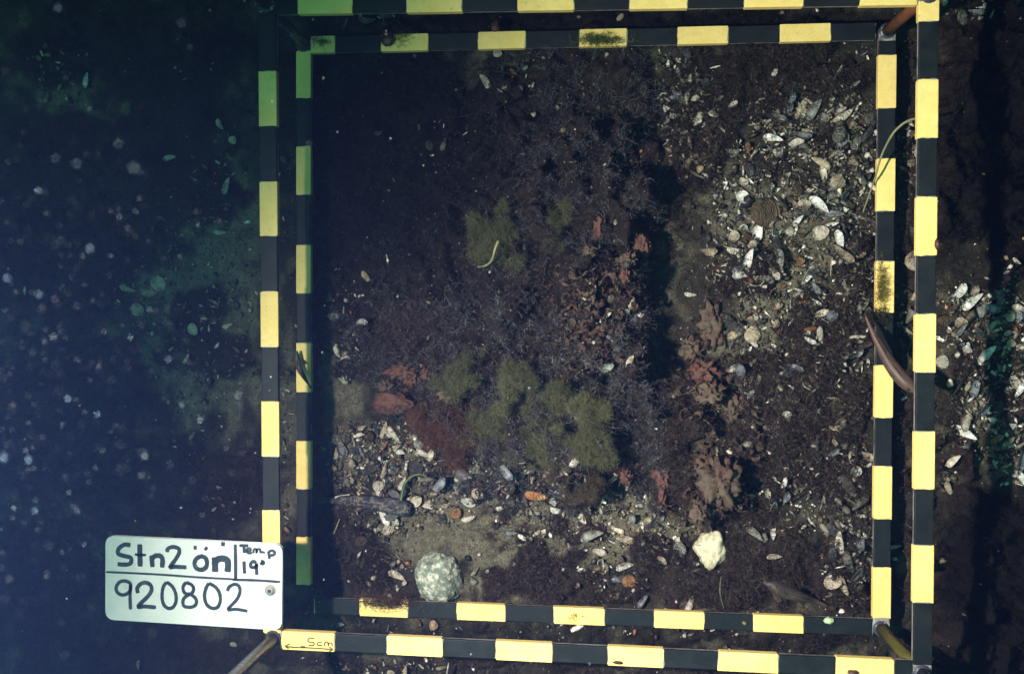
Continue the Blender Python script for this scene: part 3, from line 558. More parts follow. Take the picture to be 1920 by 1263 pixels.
HAND = [ # x, y, L, angle, colour, kind, hollow
 (1502, 202, 44, 62, 'cream', 'mussel', False, 'whole cream mussel shell, left half of the open pair near the upper right'),
 (1523, 208, 46, 58, 'grey', 'mussel', True, 'hollow grey mussel shell, right half of the open pair near the upper right'),
 (1580, 219, 42, 35, 'white', 'mussel', False, 'bright white broken mussel shell right of the open pair'),
 (1447, 262, 38, -12, 'white', 'mussel', True, 'white chipped mussel shell below left of the open pair'),
 (1469, 226, 34, -70, 'cream', 'mussel', True, None), (1633, 220, 52, 38, 'grey', 'mussel', False, None), (1628, 246, 50, 60, 'dark blue', 'mussel', False, None),
 (1510, 280, 46, -60, 'grey', 'mussel', False, None), (1570, 342, 40, -30, 'cream', 'clam', False, None), (1541, 330, 34, -75, 'cream', 'mussel', True, None),
 (1533, 385, 46, -40, 'white', 'mussel', True, 'white opened mussel shell fanned above the silt at upper right'), (1562, 368, 34, 10, 'grey', 'mussel', True, None),
 (1391, 371, 26, -60, 'white', 'clam', True, 'small round white clam shell ring, hollow side up, on the silt'),
 (1437, 398, 62, 15, 'brown', 'clam', False, 'large dull brown clam shell with a pale edge in upper right silt'), (1404, 282, 30, -70, 'orange', 'mussel', False, None),
 (1571, 245, 60, 80, 'grey', 'mussel', False, None), (1452, 60 + 75, 24, 70, 'white', 'mussel', False, None), (1572, 134, 26, 70, 'white', 'mussel', False, None),
 (1480, 434, 18, 60, 'white', 'clam', False, 'small bright white clam shell on bare silt'), (1536, 437, 32, 20, 'cream', 'clam', True, 'round cream clam shell with a brown centre on silt'),
 (1378, 470, 34, -5, 'white', 'mussel', False, 'slim white mussel shell with a long dark shadow on silt'), (1385, 482, 14, -60, 'white', 'mussel', False, None), (1595, 440, 26, -20, 'white', 'mussel', True, None),
 (1447, 506, 18, 20, 'cream', 'clam', False, None), (1496, 490, 32, 5, 'orange', 'clam', False, None), (1499, 505, 24, 0, 'cream', 'mussel', False, None), (1454, 517, 26, -65, 'white', 'clam', False, None),
 (1294, 552, 24, -5, 'white', 'mussel', False, 'white oblong shell on the left edge of the silt patch'), (1326, 523, 14, -50, 'white', 'mussel', False, None), (1459, 572, 14, -60, 'white', 'mussel', False, None),
 (1374, 608, 54, -38, 'dark blue', 'mussel', False, 'large dark blue mussel shell pointing at a cream shell edge'), (1383, 622, 46, 32, 'cream', 'mussel', False, 'narrow cream shell strip beside the large dark blue mussel'),
 (1410, 626, 34, 70, 'cream', 'clam', False, 'cream clam shell right of the large dark blue mussel'), (1417, 596, 14, 40, 'white', 'clam', False, None), (1455, 606, 22, 80, 'cream', 'clam', False, None),
 (1537, 628, 34, -80, 'white', 'mussel', False, 'thin white shell sliver standing in brown weed'), (1413, 676, 16, 10, 'cream', 'clam', False, None), (1395, 655, 28, 35, 'cream', 'mussel', True, None),
 (1563, 768, 36, -80, 'brown', 'clam', False, 'round brown shell with white streaks below the brown weed'), (1562, 800, 26, -80, 'cream', 'clam', False, None), (1566, 830, 22, -60, 'cream', 'mussel', False, None),
 (1566, 995, 46, -35, 'dark blue', 'mussel', False, 'blue black mussel shell with a pale streak in the lower right'), (1577, 980, 20, 60, 'white', 'clam', False, None), (1592, 972, 14, 30, 'white', 'clam', False, None),
 (1561, 1045, 48, -75, 'dark blue', 'mussel', False, None), (1590, 1052, 46, -70, 'grey', 'mussel', False, 'ridged grey oyster shaped shell in the lower right'), (1579, 1095, 44, -65, 'cream', 'mussel', False, None),
 (1610, 1010, 40, 80, 'dark blue', 'mussel', True, None), (1615, 1060, 40, 70, 'dark blue', 'mussel', False, None), (1576, 897, 20, -10, 'white', 'clam', False, None), (1600, 897, 14, 0, 'cream', 'clam', False, None),
 (1450, 1040, 30, 5, 'cream', 'mussel', True, None), (1304, 1065, 18, 10, 'cream', 'mussel', False, None), (1293, 1128, 34, 70, 'white', 'mussel', False, 'white upright shell against the lower inner bar'),
 (1171, 1058, 36, 15, 'white', 'mussel', True, 'bright white notched shell right of the brown weed'), (1168, 1044, 22, 40, 'dark blue', 'clam', False, None), (1180, 1087, 28, -50, 'orange', 'clam', False, 'smooth orange brown cap shell below the white notched shell'),
 (1130, 1032, 42, 5, 'white', 'mussel', False, None), (1110, 1000, 48, 20, 'grey', 'mussel', True, 'greenish grey hollow mussel shell on the silt in the lower middle'), (1205, 1122, 34, 55, 'dark blue', 'mussel', True, None),
 (1245, 1126, 22, -30, 'brown', 'clam', False, None), (1248, 1140, 12, 0, 'white', 'clam', False, None), (1222, 975, 44, 40, 'dark blue', 'mussel', False, 'dark blue mussel shell with a grey sheen right of lower silt'), (1200, 996, 34, -5, 'orange', 'mussel', False, None),
 (1006, 928, 46, -5, 'orange', 'mussel', False, 'orange ended mussel shell on the right of the lower shell bed'), (993, 929, 12, 80, 'white', 'clam', False, None), (954, 927, 14, 60, 'white', 'mussel', False, None), (972, 936, 16, -70, 'white', 'mussel', False, None),
 (895, 923, 30, 20, 'cream', 'clam', False, None), (940, 950, 24, 20, 'white', 'mussel', False, None), (857, 960, 22, 65, 'orange', 'clam', False, 'small rust orange clam shell on the silt right of the mottled fish'), (880, 970, 30, 20, 'white', 'mussel', False, 'white and orange mussel shell below the rust clam'),
 (875, 892, 58, -30, 'dark blue', 'mussel', True, 'long blue grey mussel shell in the middle of the lower shell bed'), (818, 923, 20, 20, 'white', 'mussel', False, None), (783, 937, 24, 40, 'cream', 'clam', True, 'ring shaped cream shell right above the mottled fish'), (769, 932, 18, 40, 'white', 'mussel', False, None),
 (712, 909, 24, 10, 'white', 'clam', False, 'white clam shell just above the mottled fish'), (722, 880, 36, 75, 'cream', 'mussel', False, None), (697, 877, 44, 20, 'dark blue', 'mussel', False, 'big dark mussel shell above the mottled fish'), (663, 870, 40, -35, 'brown', 'mussel', True, None),
 (674, 842, 40, 20, 'dark blue', 'mussel', False, None), (697, 815, 34, 75, 'brown', 'mussel', False, None), (722, 806, 38, 70, 'cream', 'mussel', False, None), (739, 812, 36, -50, 'white', 'mussel', False, 'cream white mussel shell below the pink lump'), (723, 833, 30, 70, 'orange', 'mussel', False, None),
 (770, 824, 34, 50, 'orange', 'mussel', False, None), (748, 838, 28, 5, 'cream', 'clam', False, None), (795, 848, 34, -25, 'white', 'mussel', False, 'white mussel shell at the upper edge of the lower shell bed'), (755, 846, 24, 0, 'white', 'mussel', True, None), (708, 806, 26, -60, 'dark blue', 'mussel', False, None),
 (684, 800, 30, 15, 'cream', 'mussel', False, None), (655, 820, 34, 45, 'brown', 'mussel', False, None), (632, 850, 28, 80, 'cream', 'mussel', False, None), (635, 660, 30, -60, 'white', 'mussel', False, 'white shell inside the left inner bar near the small dark fish'),
 (690, 521, 34, -50, 'cream', 'mussel', False, 'pale mussel shell on the dark bed left of the weed mound'), (622, 552, 34, 65, 'grey', 'mussel', False, None), (651, 563, 12, 0, 'white', 'clam', False, None), (676, 555, 10, 0, 'white', 'clam', False, None), (682, 604, 30, 0, 'white', 'clam', True, None),
 (672, 966, 34, 30, 'dark blue', 'clam', False, None), (664, 961, 12, 80, 'orange', 'clam', False, None), (683, 1050, 26, 80, 'brown', 'mussel', False, None), (680, 1012, 34, 0, 'brown', 'clam', False, None),
 (747, 1075, 38, -30, 'cream', 'mussel', True, 'cream broken shell cup left of the mottled rock'), (757, 1057, 24, 50, 'cream', 'mussel', False, None), (760, 1090, 16, 10, 'white', 'clam', False, None), (748, 1102, 12, 10, 'white', 'clam', False, None), (732, 1116, 18, -70, 'white', 'clam', False, None),
 (892, 1068, 24, 45, 'cream', 'mussel', False, None), (915, 1068, 12, 70, 'white', 'clam', False, None), (890, 1085, 22, 55, 'grey', 'clam', True, None), (713, 991, 20, -80, 'cream', 'mussel', False, None),
 (833, 272, 26, 72, 'grey', 'mussel', False, 'bluish grey mussel shell in the dark upper left weed'), (934, 102, 18, -25, 'white', 'clam', False, 'small white shell on bare silt under the upper inner bar'), (964, 137, 18, -35, 'orange', 'mussel', False, 'orange brown shell bit on the upper bare silt'),
 (714, 250, 30, 70, 'grey', 'mussel', True, None), (780, 106, 14, 60, 'grey', 'clam', False, None), (1123, 203, 12, 10, 'cream', 'clam', False, None), (1022, 112, 14, -30, 'cream', 'mussel', False, None), (858, 170, 12, 60, 'cream', 'clam', False, None),
 (168, 153, 32, 80, 'grey', 'mussel', True, 'crescent shaped pale shell on the dark bed at upper left'), (92, 185, 24, 80, 'grey', 'mussel', False, None), (95, 105, 22, 70, 'grey', 'clam', False, None), (80, 112, 22, -30, 'grey', 'mussel', False, None), (130, 186, 20, -40, 'grey', 'clam', True, None),
 (243, 541, 34, -20, 'cream', 'mussel', False, 'leftmost pale shell of the dim cluster left of the frame'), (280, 546, 28, -35, 'cream', 'clam', False, 'middle pale shell of the dim cluster left of the frame'), (301, 532, 34, -50, 'grey', 'clam', False, 'upper right shell of the dim cluster left of the frame'),
 (262, 580, 30, -10, 'cream', 'clam', False, 'pale jagged shell at the bottom of the dim cluster'), (288, 578, 18, 60, 'cream', 'clam', False, None), (365, 617, 36, -45, 'grey', 'clam', False, None), (416, 436, 26, 0, 'grey', 'mussel', False, None), (404, 537, 12, 70, 'cream', 'clam', False, None),
 (429, 350, 36, 75, 'grey', 'mussel', True, 'curved dim shell left of the left outer bar'), (323, 298, 30, 10, 'grey', 'mussel', True, None), (437, 563, 16, 30, 'grey', 'clam', True, None), (430, 610, 26, 20, 'grey', 'mussel', False, None), (364, 815, 20, 55, 'grey', 'mussel', False, None), (334, 695, 16, 20, 'grey', 'clam', False, None),
 (319, 750, 20, 70, 'grey', 'mussel', False, None), (415, 235, 34, -50, 'grey', 'mussel', False, None), (440, 265, 24, -60, 'grey', 'clam', True, None), (263, 1243, 20, -80, 'cream', 'mussel', False, None), (444, 1205, 26, -40, 'grey', 'mussel', False, None), (405, 952, 16, 40, 'white', 'mussel', False, None),
 (527, 328, 12, 50, 'white', 'clam', True, None), (541, 990, 22, -20, 'orange', 'clam', True, None), (536, 300, 30, 60, 'grey', 'clam', False, None), (690, 40, 34, 0, 'grey', 'mussel', False, 'grey shell under the upper outer bar at left'), (725, 32, 28, 0, 'grey', 'mussel', False, None), (650, 48, 26, 60, 'grey', 'mussel', True, None),
 (1165, 32, 24, 50, 'cream', 'mussel', False, None), (1720, 278, 40, 75, 'white', 'mussel', False, 'white shell half hidden by the right outer bar'), (1712, 305, 34, 15, 'cream', 'mussel', False, None), (1714, 488, 42, 60, 'cream', 'clam', False, 'ragged cream shell half hidden under the right outer bar'),
 (1790, 562, 34, 45, 'cream', 'mussel', True, None), (1783, 562, 26, 60, 'grey', 'clam', True, None), (1818, 565, 46, 42, 'white', 'mussel', True, 'long white rimmed mussel shell right of the frame'), (1800, 605, 34, -20, 'cream', 'clam', False, None), (1890, 592, 22, 70, 'white', 'clam', False, 'bright white clam shell at the right edge'), (1886, 624, 20, 60, 'white', 'clam', False, None),
 (1845, 664, 46, 50, 'white', 'mussel', True, 'large greenish white mussel shell, hollow up, right of frame'), (1893, 643, 24, -20, 'cream', 'clam', False, None), (1909, 648, 20, -20, 'cream', 'clam', False, None), (1835, 585, 30, 20, 'grey', 'clam', True, None), (1872, 570, 30, 0, 'grey', 'mussel', True, None), (1765, 678, 26, -60, 'white', 'clam', False, 'white ribbed shell beside the right outer bar'),
 (1812, 722, 24, 60, 'cream', 'mussel', False, None), (1850, 732, 30, 20, 'grey', 'clam', False, None), (1785, 832, 18, 0, 'cream', 'clam', False, None), (1840, 822, 40, 20, 'brown', 'clam', False, None), (1903, 490, 20, -35, 'white', 'mussel', False, 'lone white shell in black weed at the right edge'), (1884, 483, 14, 20, 'cream', 'clam', False, None),
 (1777, 915, 34, -65, 'cream', 'mussel', False, 'cream mussel shell just right of the right outer bar, lower part'), (1758, 905, 20, 60, 'brown', 'clam', False, None), (1765, 1050, 18, -70, 'cream', 'clam', False, None), (1910, 895, 34, -60, 'white', 'mussel', True, 'white jagged shell at the right edge below the silt'), (1862, 868, 18, -70, 'white', 'mussel', False, None),
 (1676, 1022, 22, 15, 'white', 'mussel', False, None), (1676, 1046, 14, -60, 'white', 'clam', False, None), (760, 1255, 28, 70, 'cream', 'mussel', False, None), (830, 1248, 24, 10, 'cream', 'mussel', False, None), (735, 1258, 24, -10, 'cream', 'clam', False, None), (1365, 1216, 14, 60, 'white', 'clam', False, None), (1284, 1188, 14, 0, 'white', 'clam', False, None),
 (1770, 8, 20, -10, 'white', 'clam', False, None), (1843, 14, 18, 30, 'white', 'clam', False, None), (1856, 30, 16, 70, 'cream', 'mussel', False, None), (645, 1165, 26, 20, 'grey', 'mussel', True, None), (815, 1168, 30, 5, 'orange', 'clam', True, None), (785, 1165, 24, 0, 'orange', 'clam', False, None)]
for h in HAND:
    shell(*h[:4], h[4], h[5], h[6], lab=h[7], tilt=random.uniform(-14, 14) if h[7] else None, var=random.choice((0, 1)) if h[7] else None, lift=.004)
def shellfield(X, Y): return blobs(SHELLS, X, Y, .8)
# the countable rest of the shell beds
X, Y = pick(5200, 600, 1920, 0, 1263, lambda a, b: shellfield(a, b) ** 1.5 * .42)
cnt = 0; used = [(h[0], h[1]) for h in HAND]
for x, y in zip(X, Y):
    if cnt >= 290: break
    if any(abs(x - a) < 12 and abs(y - b) < 12 for a, b in used): continue
    if 1625 < x < 1766 or y > 1110 and y < 1190: continue
    used.append((x, y)); cnt += 1
    colr = random.choices(['dark blue', 'brown', 'orange', 'cream', 'white', 'grey'], [.32, .15, .025, .18, .13, .195])[0]
    shell(float(x), float(y), random.triangular(18, 56, 30), random.uniform(-180, 180), colr, random.choices(['mussel', 'clam', 'cockle'], [.84, .13, .03])[0], random.random() < .55, lift=.0035)

# loose shards and grit: nobody could count them
def shards(name, X, Y, size, cols, lab, thin=.35, dz=0):
    n = len(X); P = pxa(X, Y, GZ)
    for _ in range(2): P = pxa(X, Y, ground_h(P[:, :2])[0] + dz)
    P[:, 2] += size * .15
    base = np.array([[1, 0, 0], [.3, .8, 0], [-.7, .55, 0], [-.9, -.4, 0], [.1, -.85, 0]])
    off_ = base[None] * size[:, None, None] * .5 * rng.uniform(.55, 1.15, (n, 5, 1))
    top = np.zeros((n, 1, 3)); top[:, 0, 2] = size * thin; top[:, 0, :2] = rng.normal(size=(n, 2)) * size[:, None] * .08
    L = np.concatenate([off_, top], 1)
    L[:, :, 0] *= rng.uniform(.6, 1.5, (n, 1))
    a, b, c = rng.uniform(0, 6.28, n), rng.normal(0, .5, n), rng.normal(0, .5, n)
    def rotm(ax, t):
        M = np.zeros((n, 3, 3)); i, j = [(1, 2), (0, 2), (0, 1)][ax]; M[:, ax, ax] = 1
        M[:, i, i] = np.cos(t); M[:, j, j] = np.cos(t); M[:, i, j] = -np.sin(t); M[:, j, i] = np.sin(t); return M
    M = rotm(2, a) @ rotm(0, b) @ rotm(1, c)
    V = (np.einsum('nij,nkj->nki', M, L) + P[:, None, :]).reshape(-1, 3)
    i = np.arange(n)[:, None] * 6
    T = np.concatenate([i + np.array([[k, (k + 1) % 5, 5]]) for k in range(5)]); B = i + np.array([[4, 3, 2, 1, 0]])
    return link(name, mesh_np(name, V, [T, B], np.repeat(cols * rng.choice([.3, .6, 1.0], (n, 1), p=[.5, .3, .2]), 6, 0)), mat=M_grit, label=lab, category='shell bits', kind='stuff')
def bits(name, X, Y, size, cols, lab):
    """small curved valves and splinters, low resolution, joined"""
    n = len(X); nu, nv = 5, 4; u, v = np.meshgrid(np.linspace(.02, .98, nu + 1), np.linspace(-1, 1, nv + 1), indexing='ij')
    P = pxa(X, Y, GZ)
    for _ in range(2): P = pxa(X, Y, ground_h(P[:, :2])[0])
    wf = rng.uniform(.14, .46, n)[:, None]; cut = rng.uniform(.5, 1, n)[:, None]
    uu = u.ravel()[None] * cut; vv = v.ravel()[None]; w_ = np.sin(np.pi * uu ** .7) ** .6 * wf * .5
    x = uu - .45 + rng.normal(0, .03, (n, uu.shape[1])); y = vv * w_ + rng.uniform(-.2, .2, (n, 1)) * (uu - .5) ** 2 * 2 + rng.normal(0, .02, (n, vv.shape[1])); z = w_ * (1 - vv ** 2) ** .5 * .8 * rng.choice([-1, 1], n)[:, None]
    L = np.stack([x, y, z], -1) * size[:, None, None]
    a, b, c = rng.uniform(0, 6.28, n), rng.normal(0, .75, n), rng.normal(0, .6, n)
    def rotm(ax, t):
        M = np.zeros((n, 3, 3)); i, j = [(1, 2), (0, 2), (0, 1)][ax]; M[:, ax, ax] = 1
        M[:, i, i] = np.cos(t); M[:, j, j] = np.cos(t); M[:, i, j] = -np.sin(t); M[:, j, i] = np.sin(t); return M
    M = rotm(2, a) @ rotm(0, b) @ rotm(1, c)
    P[:, 2] += size * .16 + .0005
    V = (np.einsum('nij,nkj->nki', M, L) + P[:, None, :]).reshape(-1, 3)
    q = np.array([[i * (nv + 1) + j, (i + 1) * (nv + 1) + j, (i + 1) * (nv + 1) + j + 1, i * (nv + 1) + j + 1] for i in range(nu) for j in range(nv)])
    F_ = (np.arange(n)[:, None, None] * ((nu + 1) * (nv + 1)) + q[None]).reshape(-1, 4)
    edge = np.where(np.abs(vv) > .9, .45, 1.0) * (0.8 + .35 * np.sin(uu * 22))
    C = (cols[:, None, :] * edge[..., None] * rng.choice([.3, .6, 1.0, 1.15], (n, 1, 1), p=[.38, .27, .25, .1])).reshape(-1, 3)
    return link(name, mesh_np(name, V, [F_], C, smooth=True), mat=M_grit, label=lab, category='shell bits', kind='stuff')
PAL = np.array([[.62, .55, .46], [.75, .70, .63], [.30, .22, .15], [.10, .085, .065], [.045, .045, .05], [.30, .12, .05], [.17, .15, .11], [.38, .34, .27]])
X, Y = pick(30000, 560, 1960, -20, 1290, lambda a, b: (shellfield(a, b) * .9 + .02) * (1 - .9 * dark(a, b)))
pc = PAL[rng.choice(8, len(X), p=[.12, .10, .13, .22, .21, .02, .13, .07])] * rng.uniform(.7, 1.15, (len(X), 1))
shards('shell_shards', X, Y, rng.gamma(3, .00125, len(X)) + .0015, pc, 'broken shell shards scattered through the shell beds')
X, Y = pick(9000, -40, 560, -20, 1290, lambda a, b: shellfield(a, b) * .8 + .004)
pc = PAL[rng.choice(8, len(X), p=[.08, .04, .13, .24, .19, .02, .2, .1])] * rng.uniform(.7, 1.15, (len(X), 1))
shards('shell_shards', X, Y, rng.gamma(3, .0012, len(X)) + .0012, pc, 'dim shell shards on the bed left of the frame')
X, Y = pick(30000, 600, 1960, -20, 1290, lambda a, b: (shellfield(a, b) ** 1.2 * .9 + .006) * (1 - .8 * dark(a, b)))
pc = PAL[rng.choice(8, len(X), p=[.17, .17, .11, .18, .17, .02, .10, .08])] * rng.uniform(.7, 1.2, (len(X), 1))
bits('small_shells', X, Y, rng.gamma(3, .0018, len(X)) + .0028, pc, 'small mussel shells and splinters too many to count in the shell beds')
X, Y = pick(8000, 20, 560, 60, 1000, lambda a, b: shellfield(a, b) ** 1.3 * .9 + .004)
pc = PAL[rng.choice(8, len(X), p=[.22, .14, .10, .12, .10, .02, .14, .16])] * rng.uniform(.7, 1.2, (len(X), 1))
bits('small_shells', X, Y, rng.gamma(3, .0014, len(X)) + .002, pc, 'dim small shells and splinters on the bed left of the frame')
X, Y = pick(60000, 580, 1960, -20, 1290, lambda a, b: (.15 + shellfield(a, b) * .4) * (1 - .9 * dark(a, b)))
pc = PAL[rng.choice(8, len(X), p=[.08, .05, .17, .27, .12, .01, .22, .08])] * rng.uniform(.6, 1.1, (len(X), 1))
shards('grit', X, Y, rng.gamma(2, .0006, len(X)) + .0006, pc, 'fine sand and grit over the bed')
# pale specks of bubbles and spat caught in the weed
X, Y = pick(5200, 560, 1760, 20, 1260, lambda a, b: weedfield(a, b) * .5)
pc = np.array([.30, .31, .33]) * rng.uniform(.4, 1.5, (len(X), 1))
shards('weed_specks', X, Y, rng.uniform(.0005, .0012, len(X)), pc, 'tiny pale specks caught in the weed', thin=.8, dz=.008)

# ------------------------------------------------------------------ lumps: stones and crusts
def lump(name, x, y, rx, ry, rz, m, lab, cat, seed, rough=.25, fr=2.2, sub=5, sink=.3, ang=0, fold=0, group=None, facet=0):
    import bmesh
    bm = bmesh.new(); bmesh.ops.create_icosphere(bm, subdivisions=sub, radius=1)
    s = 1 / 1860; so = Vector((seed * 3.1, seed * 1.7, seed))
    for v in bm.verts:
        d = v.co.normalized()
        n = mn.fractal(d * fr + so, .9, 2.1, 5)
        r = 1 + rough * n
        if fold: r -= fold * (1 - min(1, abs(mn.noise(d * fr * 1.3 + so * 2)) * 5)) 
        if facet: r = r * (1 - facet) + facet * (1.15 * (.5 + .5 * mn.cell(d * 1.6 + so)) )
        v.co = Vector((d.x * rx * s * r, d.y * ry * s * r, d.z * rz * r))
    me = bpy.data.meshes.new(name); bm.to_mesh(me); bm.free(); me.polygons.foreach_set('use_smooth', [True] * len(me.polygons)); me.materials.append(m)
    o = link(name, me, label=lab, category=cat)
    if group: o['group'] = group
    p = at(x, y); g0 = gz(p)
    o.location = px(x, y, g0 + rz * (1 - 2 * sink) * .5 + .002); o.rotation_euler = (0, 0, math.radians(ang))
    LAND.append((name.replace('_', ' '), x, y)); return o
M_rock = mat('mottled_rock', (.15, .18, .15), .85, .2, var=(.58, .58, .48), scale=150, lo=.46, hi=.62, bump=.0022, bscale=260, var3=(.08, .10, .08), s3=55)
M_white = mat('pale_stone', (.62, .58, .43), .85, .15, var=(.36, .33, .22), scale=130, bump=.0012, bscale=220)
M_pink = mat('pink_crust', (.105, .040, .033), .75, .2, var=(.10, .068, .055), scale=60, bump=.0014, bscale=260, var3=(.05, .024, .022), s3=90)
M_buff = mat('buff_crust', (.090, .070, .052), .75, .2, var=(.085, .042, .032), scale=55, bump=.0014, bscale=260, var3=(.04, .03, .027), s3=90)
lump('mottled_rock', 822, 1082, 47, 50, .026, M_rock, 'round grey green rock mottled with white, above the lower inner bar', 'rock', 5, .13, 1.1, 6, .48, 25)
lump('pale_stone', 1334, 1028, 29, 35, .014, M_white, 'angular cream white stone above the lower inner bar', 'stone', 8, .34, .95, 4, .4, -12)
CR = [(737, 752, 42, 28, .013, M_pink, 'big smooth pink crust lump at lower left, with thin wavy lines', 'crust', 11, .25, 1.6), (752, 694, 34, 17, .011, M_pink, 'pink knobbly crust ridge above the big pink lump', 'crust', 12, .5, 3),
      (775, 710, 20, 16, .012, M_pink, 'small pink knob at the right end of the ridge', 'crust', 13, .5, 3), (725, 722, 18, 12, .010, M_buff, 'small buff knob between ridge and big pink lump', 'crust', 14, .5, 3),
      (848, 738, 26, 17, .012, M_buff, 'pinkish buff crust half under the olive clump', 'crust', 15, .5, 3), (800, 700, 11, 14, .01, M_pink, 'small pink tip left of the olive clump', 'crust', 16, .5, 2.5),
      (1242, 890, 20, 25, .014, M_pink, 'red crust lump at the lower right of the weed mound', 'crust', 17, .5, 2.4), (1242, 928, 8, 20, .010, M_pink, 'red crust finger hanging below the red lump', 'crust', 18, .4, 2.4), (1174, 893, 12, 14, .010, M_pink, 'small red crust knob left of the red lump', 'crust', 19, .5, 2.6),
      (1300, 872, 32, 24, .016, M_buff, 'buff crust lump right of the red lump', 'crust', 20, .45, 2.6), (1350, 905, 36, 50, .018, M_buff, 'large creased buff crust lump above the pale stone', 'crust', 21, .5, 2.4), (1310, 960, 16, 28, .010, M_buff, 'brown crust tail below the large creased lump', 'crust', 22, .5, 2.6),
      (1316, 700, 32, 26, .018, M_pink, 'red brown crust mound right of the central shadow', 'crust', 23, .5, 2.6), (1330, 735, 30, 22, .014, M_buff, 'buff crust mound below the red brown mound', 'crust', 24, .5, 2.8), (1335, 610, 26, 44, .008, M_buff, 'flat buff crust sheet left of the large dark mussel', 'crust', 25, .4, 2),
      (1295, 650, 20, 24, .010, M_buff, 'low buff crust beside the flat sheet', 'crust', 26, .5, 2.6), (1375, 760, 22, 26, .010, M_buff, 'knobbly brown crust lower right of the mounds', 'crust', 27, .6, 3),
      (1124, 430, 14, 30, .012, M_pink, 'thin salmon crust strip at the top of the crinkled patch', 'crust', 28, .5, 2.8), (1105, 470, 13, 11, .009, M_buff, 'small round buff knob near the top of the crinkled patch', 'crust', 29, .35, 2.6),
      (1205, 462, 17, 22, .012, M_pink, 'salmon lobe at the upper right of the ring shaped crust', 'crust', 30, .5, 2.8), (1178, 488, 16, 16, .012, M_buff, 'salmon lobe at the left of the ring shaped crust', 'crust', 31, .5, 3), (1205, 498, 10, 16, .010, M_buff, 'salmon lobe at the lower right of the ring shaped crust', 'crust', 32, .5, 3), (1172, 515, 9, 13, .010, M_pink, 'salmon lobe at the foot of the ring shaped crust', 'crust', 33, .5, 3)]
for i, c in enumerate(CR):
    lump('crust_lump', c[0], c[1], c[2] * .92, c[3] * .92, c[4], c[5], c[6], c[7], c[8], c[9] + (.16 if i else 0), c[10] * (1.25 if i else 1), 4, .38, 0, .22, 'pinkish crust lumps')
# crinkled flakes of the same crust
def flake(seed, m):
    rnd = random.Random(seed); n = 9; V = []; Fs = []
    a0 = rnd.uniform(0, 6); tot = rnd.uniform(1.5, 4.6)
    for i in range(n + 1):
        t = i / n; a = a0 + tot * t; r = .38 + .12 * math.sin(t * 7 + seed)
        cx, cy = r * math.cos(a), r * math.sin(a)
        wv = (.24 + .14 * math.sin(t * 9 + seed * 2)) * (1 - .6 * abs(2 * t - 1) ** 3)
        for k in range(5):
            q = k / 4 - .5
            V.append((cx * (1 + q * wv * 2.2) + rnd.gauss(0, .02), cy * (1 + q * wv * 2.2) + rnd.gauss(0, .02), .34 - abs(q) * .35 + .08 * math.sin(t * 14 + k) + rnd.gauss(0, .02)))
    for i in range(n):
        for k in range(4): a = i * 5 + k; Fs.append((a, a + 5, a + 6, a + 1))
    me = mesh_py('crust_flake', V, Fs, True, [m]); return me
M_flk = [mat('flake_brown', (.20, .145, .11), .7, .2, var=(.10, .065, .05), scale=3, bump=.02, bscale=6), mat('flake_salmon', (.19, .105, .08), .7, .2, var=(.10, .055, .045), scale=3, bump=.02, bscale=6)]
FK = [flake(s, M_flk[s % 2]) for s in range(10)]
spots = []
tries = 0
while len(spots) < 170 and tries < 9000:
    tries += 1
    cx, cy, rx, ry = random.choices([(1120, 590, 50, 80), (1100, 610, 60, 60), (1150, 560, 40, 50), (1330, 720, 60, 70), (1360, 800, 50, 60), (1310, 950, 50, 40), (1130, 510, 40, 30), (780, 760, 60, 30), (1060, 560, 40, 30)], [6, 5, 3, 3, 2, 2, 1, .6, 1])[0]
    x, y = random.gauss(cx, rx * .6), random.gauss(cy, ry * .6)
    if all(abs(x - a) + abs(y - b) > 12 for a, b in spots): spots.append((x, y))
regn = lambda x, y: ('in the crinkled patch right of centre' if y < 690 and x < 1240 else 'by the pink crust lumps at lower left' if x < 900 else 'near the pale stone' if y > 850 else 'around the red brown crust mound')
flakes = []
for i, (x, y) in enumerate(spots):
    o = link('crust_flake', FK[i % 10]); s = random.uniform(15, 36) / 1860
    p = at(x, y); o.location = p + Vector((0, 0, .004 + .005 * random.random())); o.scale = (s, s * random.uniform(.6, 1), s * 1.1); o.rotation_euler = (random.gauss(0, .4), random.gauss(0, .4), random.uniform(0, 6.28))
    o['category'] = 'crust'; o['group'] = 'curled crust flakes ' + regn(x, y); flakes.append((o, x, y, 'small' if s < .0112 else 'large' if s > .0158 else 'middling', i % 2, math.degrees(o.rotation_euler.z)))

X, Y = pick(9000, 680, 1440, 400, 1010, lambda a, b: blobs([(1120, 580, 80, 110, .5), (1330, 710, 70, 80, .8), (1345, 900, 70, 80, .7), (1250, 900, 50, 40, .6), (770, 720, 90, 50, .6), (1370, 790, 60, 60, .7)], a, b, .6) * np.clip(fbm(a / 28, b / 28, 91, 2) * 3 - 1.1, 0, 1))
weed_patch('red_weed_mat', X, Y, rng.uniform(.003, .012, len(X)), rng.uniform(.003, .007, len(X)), np.array([[.055, .042, .045]]) * rng.uniform(.5, 1.3, (len(X), 1)), M_weed, n1=4, n2=3, w1=.0004, label='thin dark weed creeping over the pinkish crusts and flakes', category='seaweed', kind='stuff', group='mats of dark red seaweed')

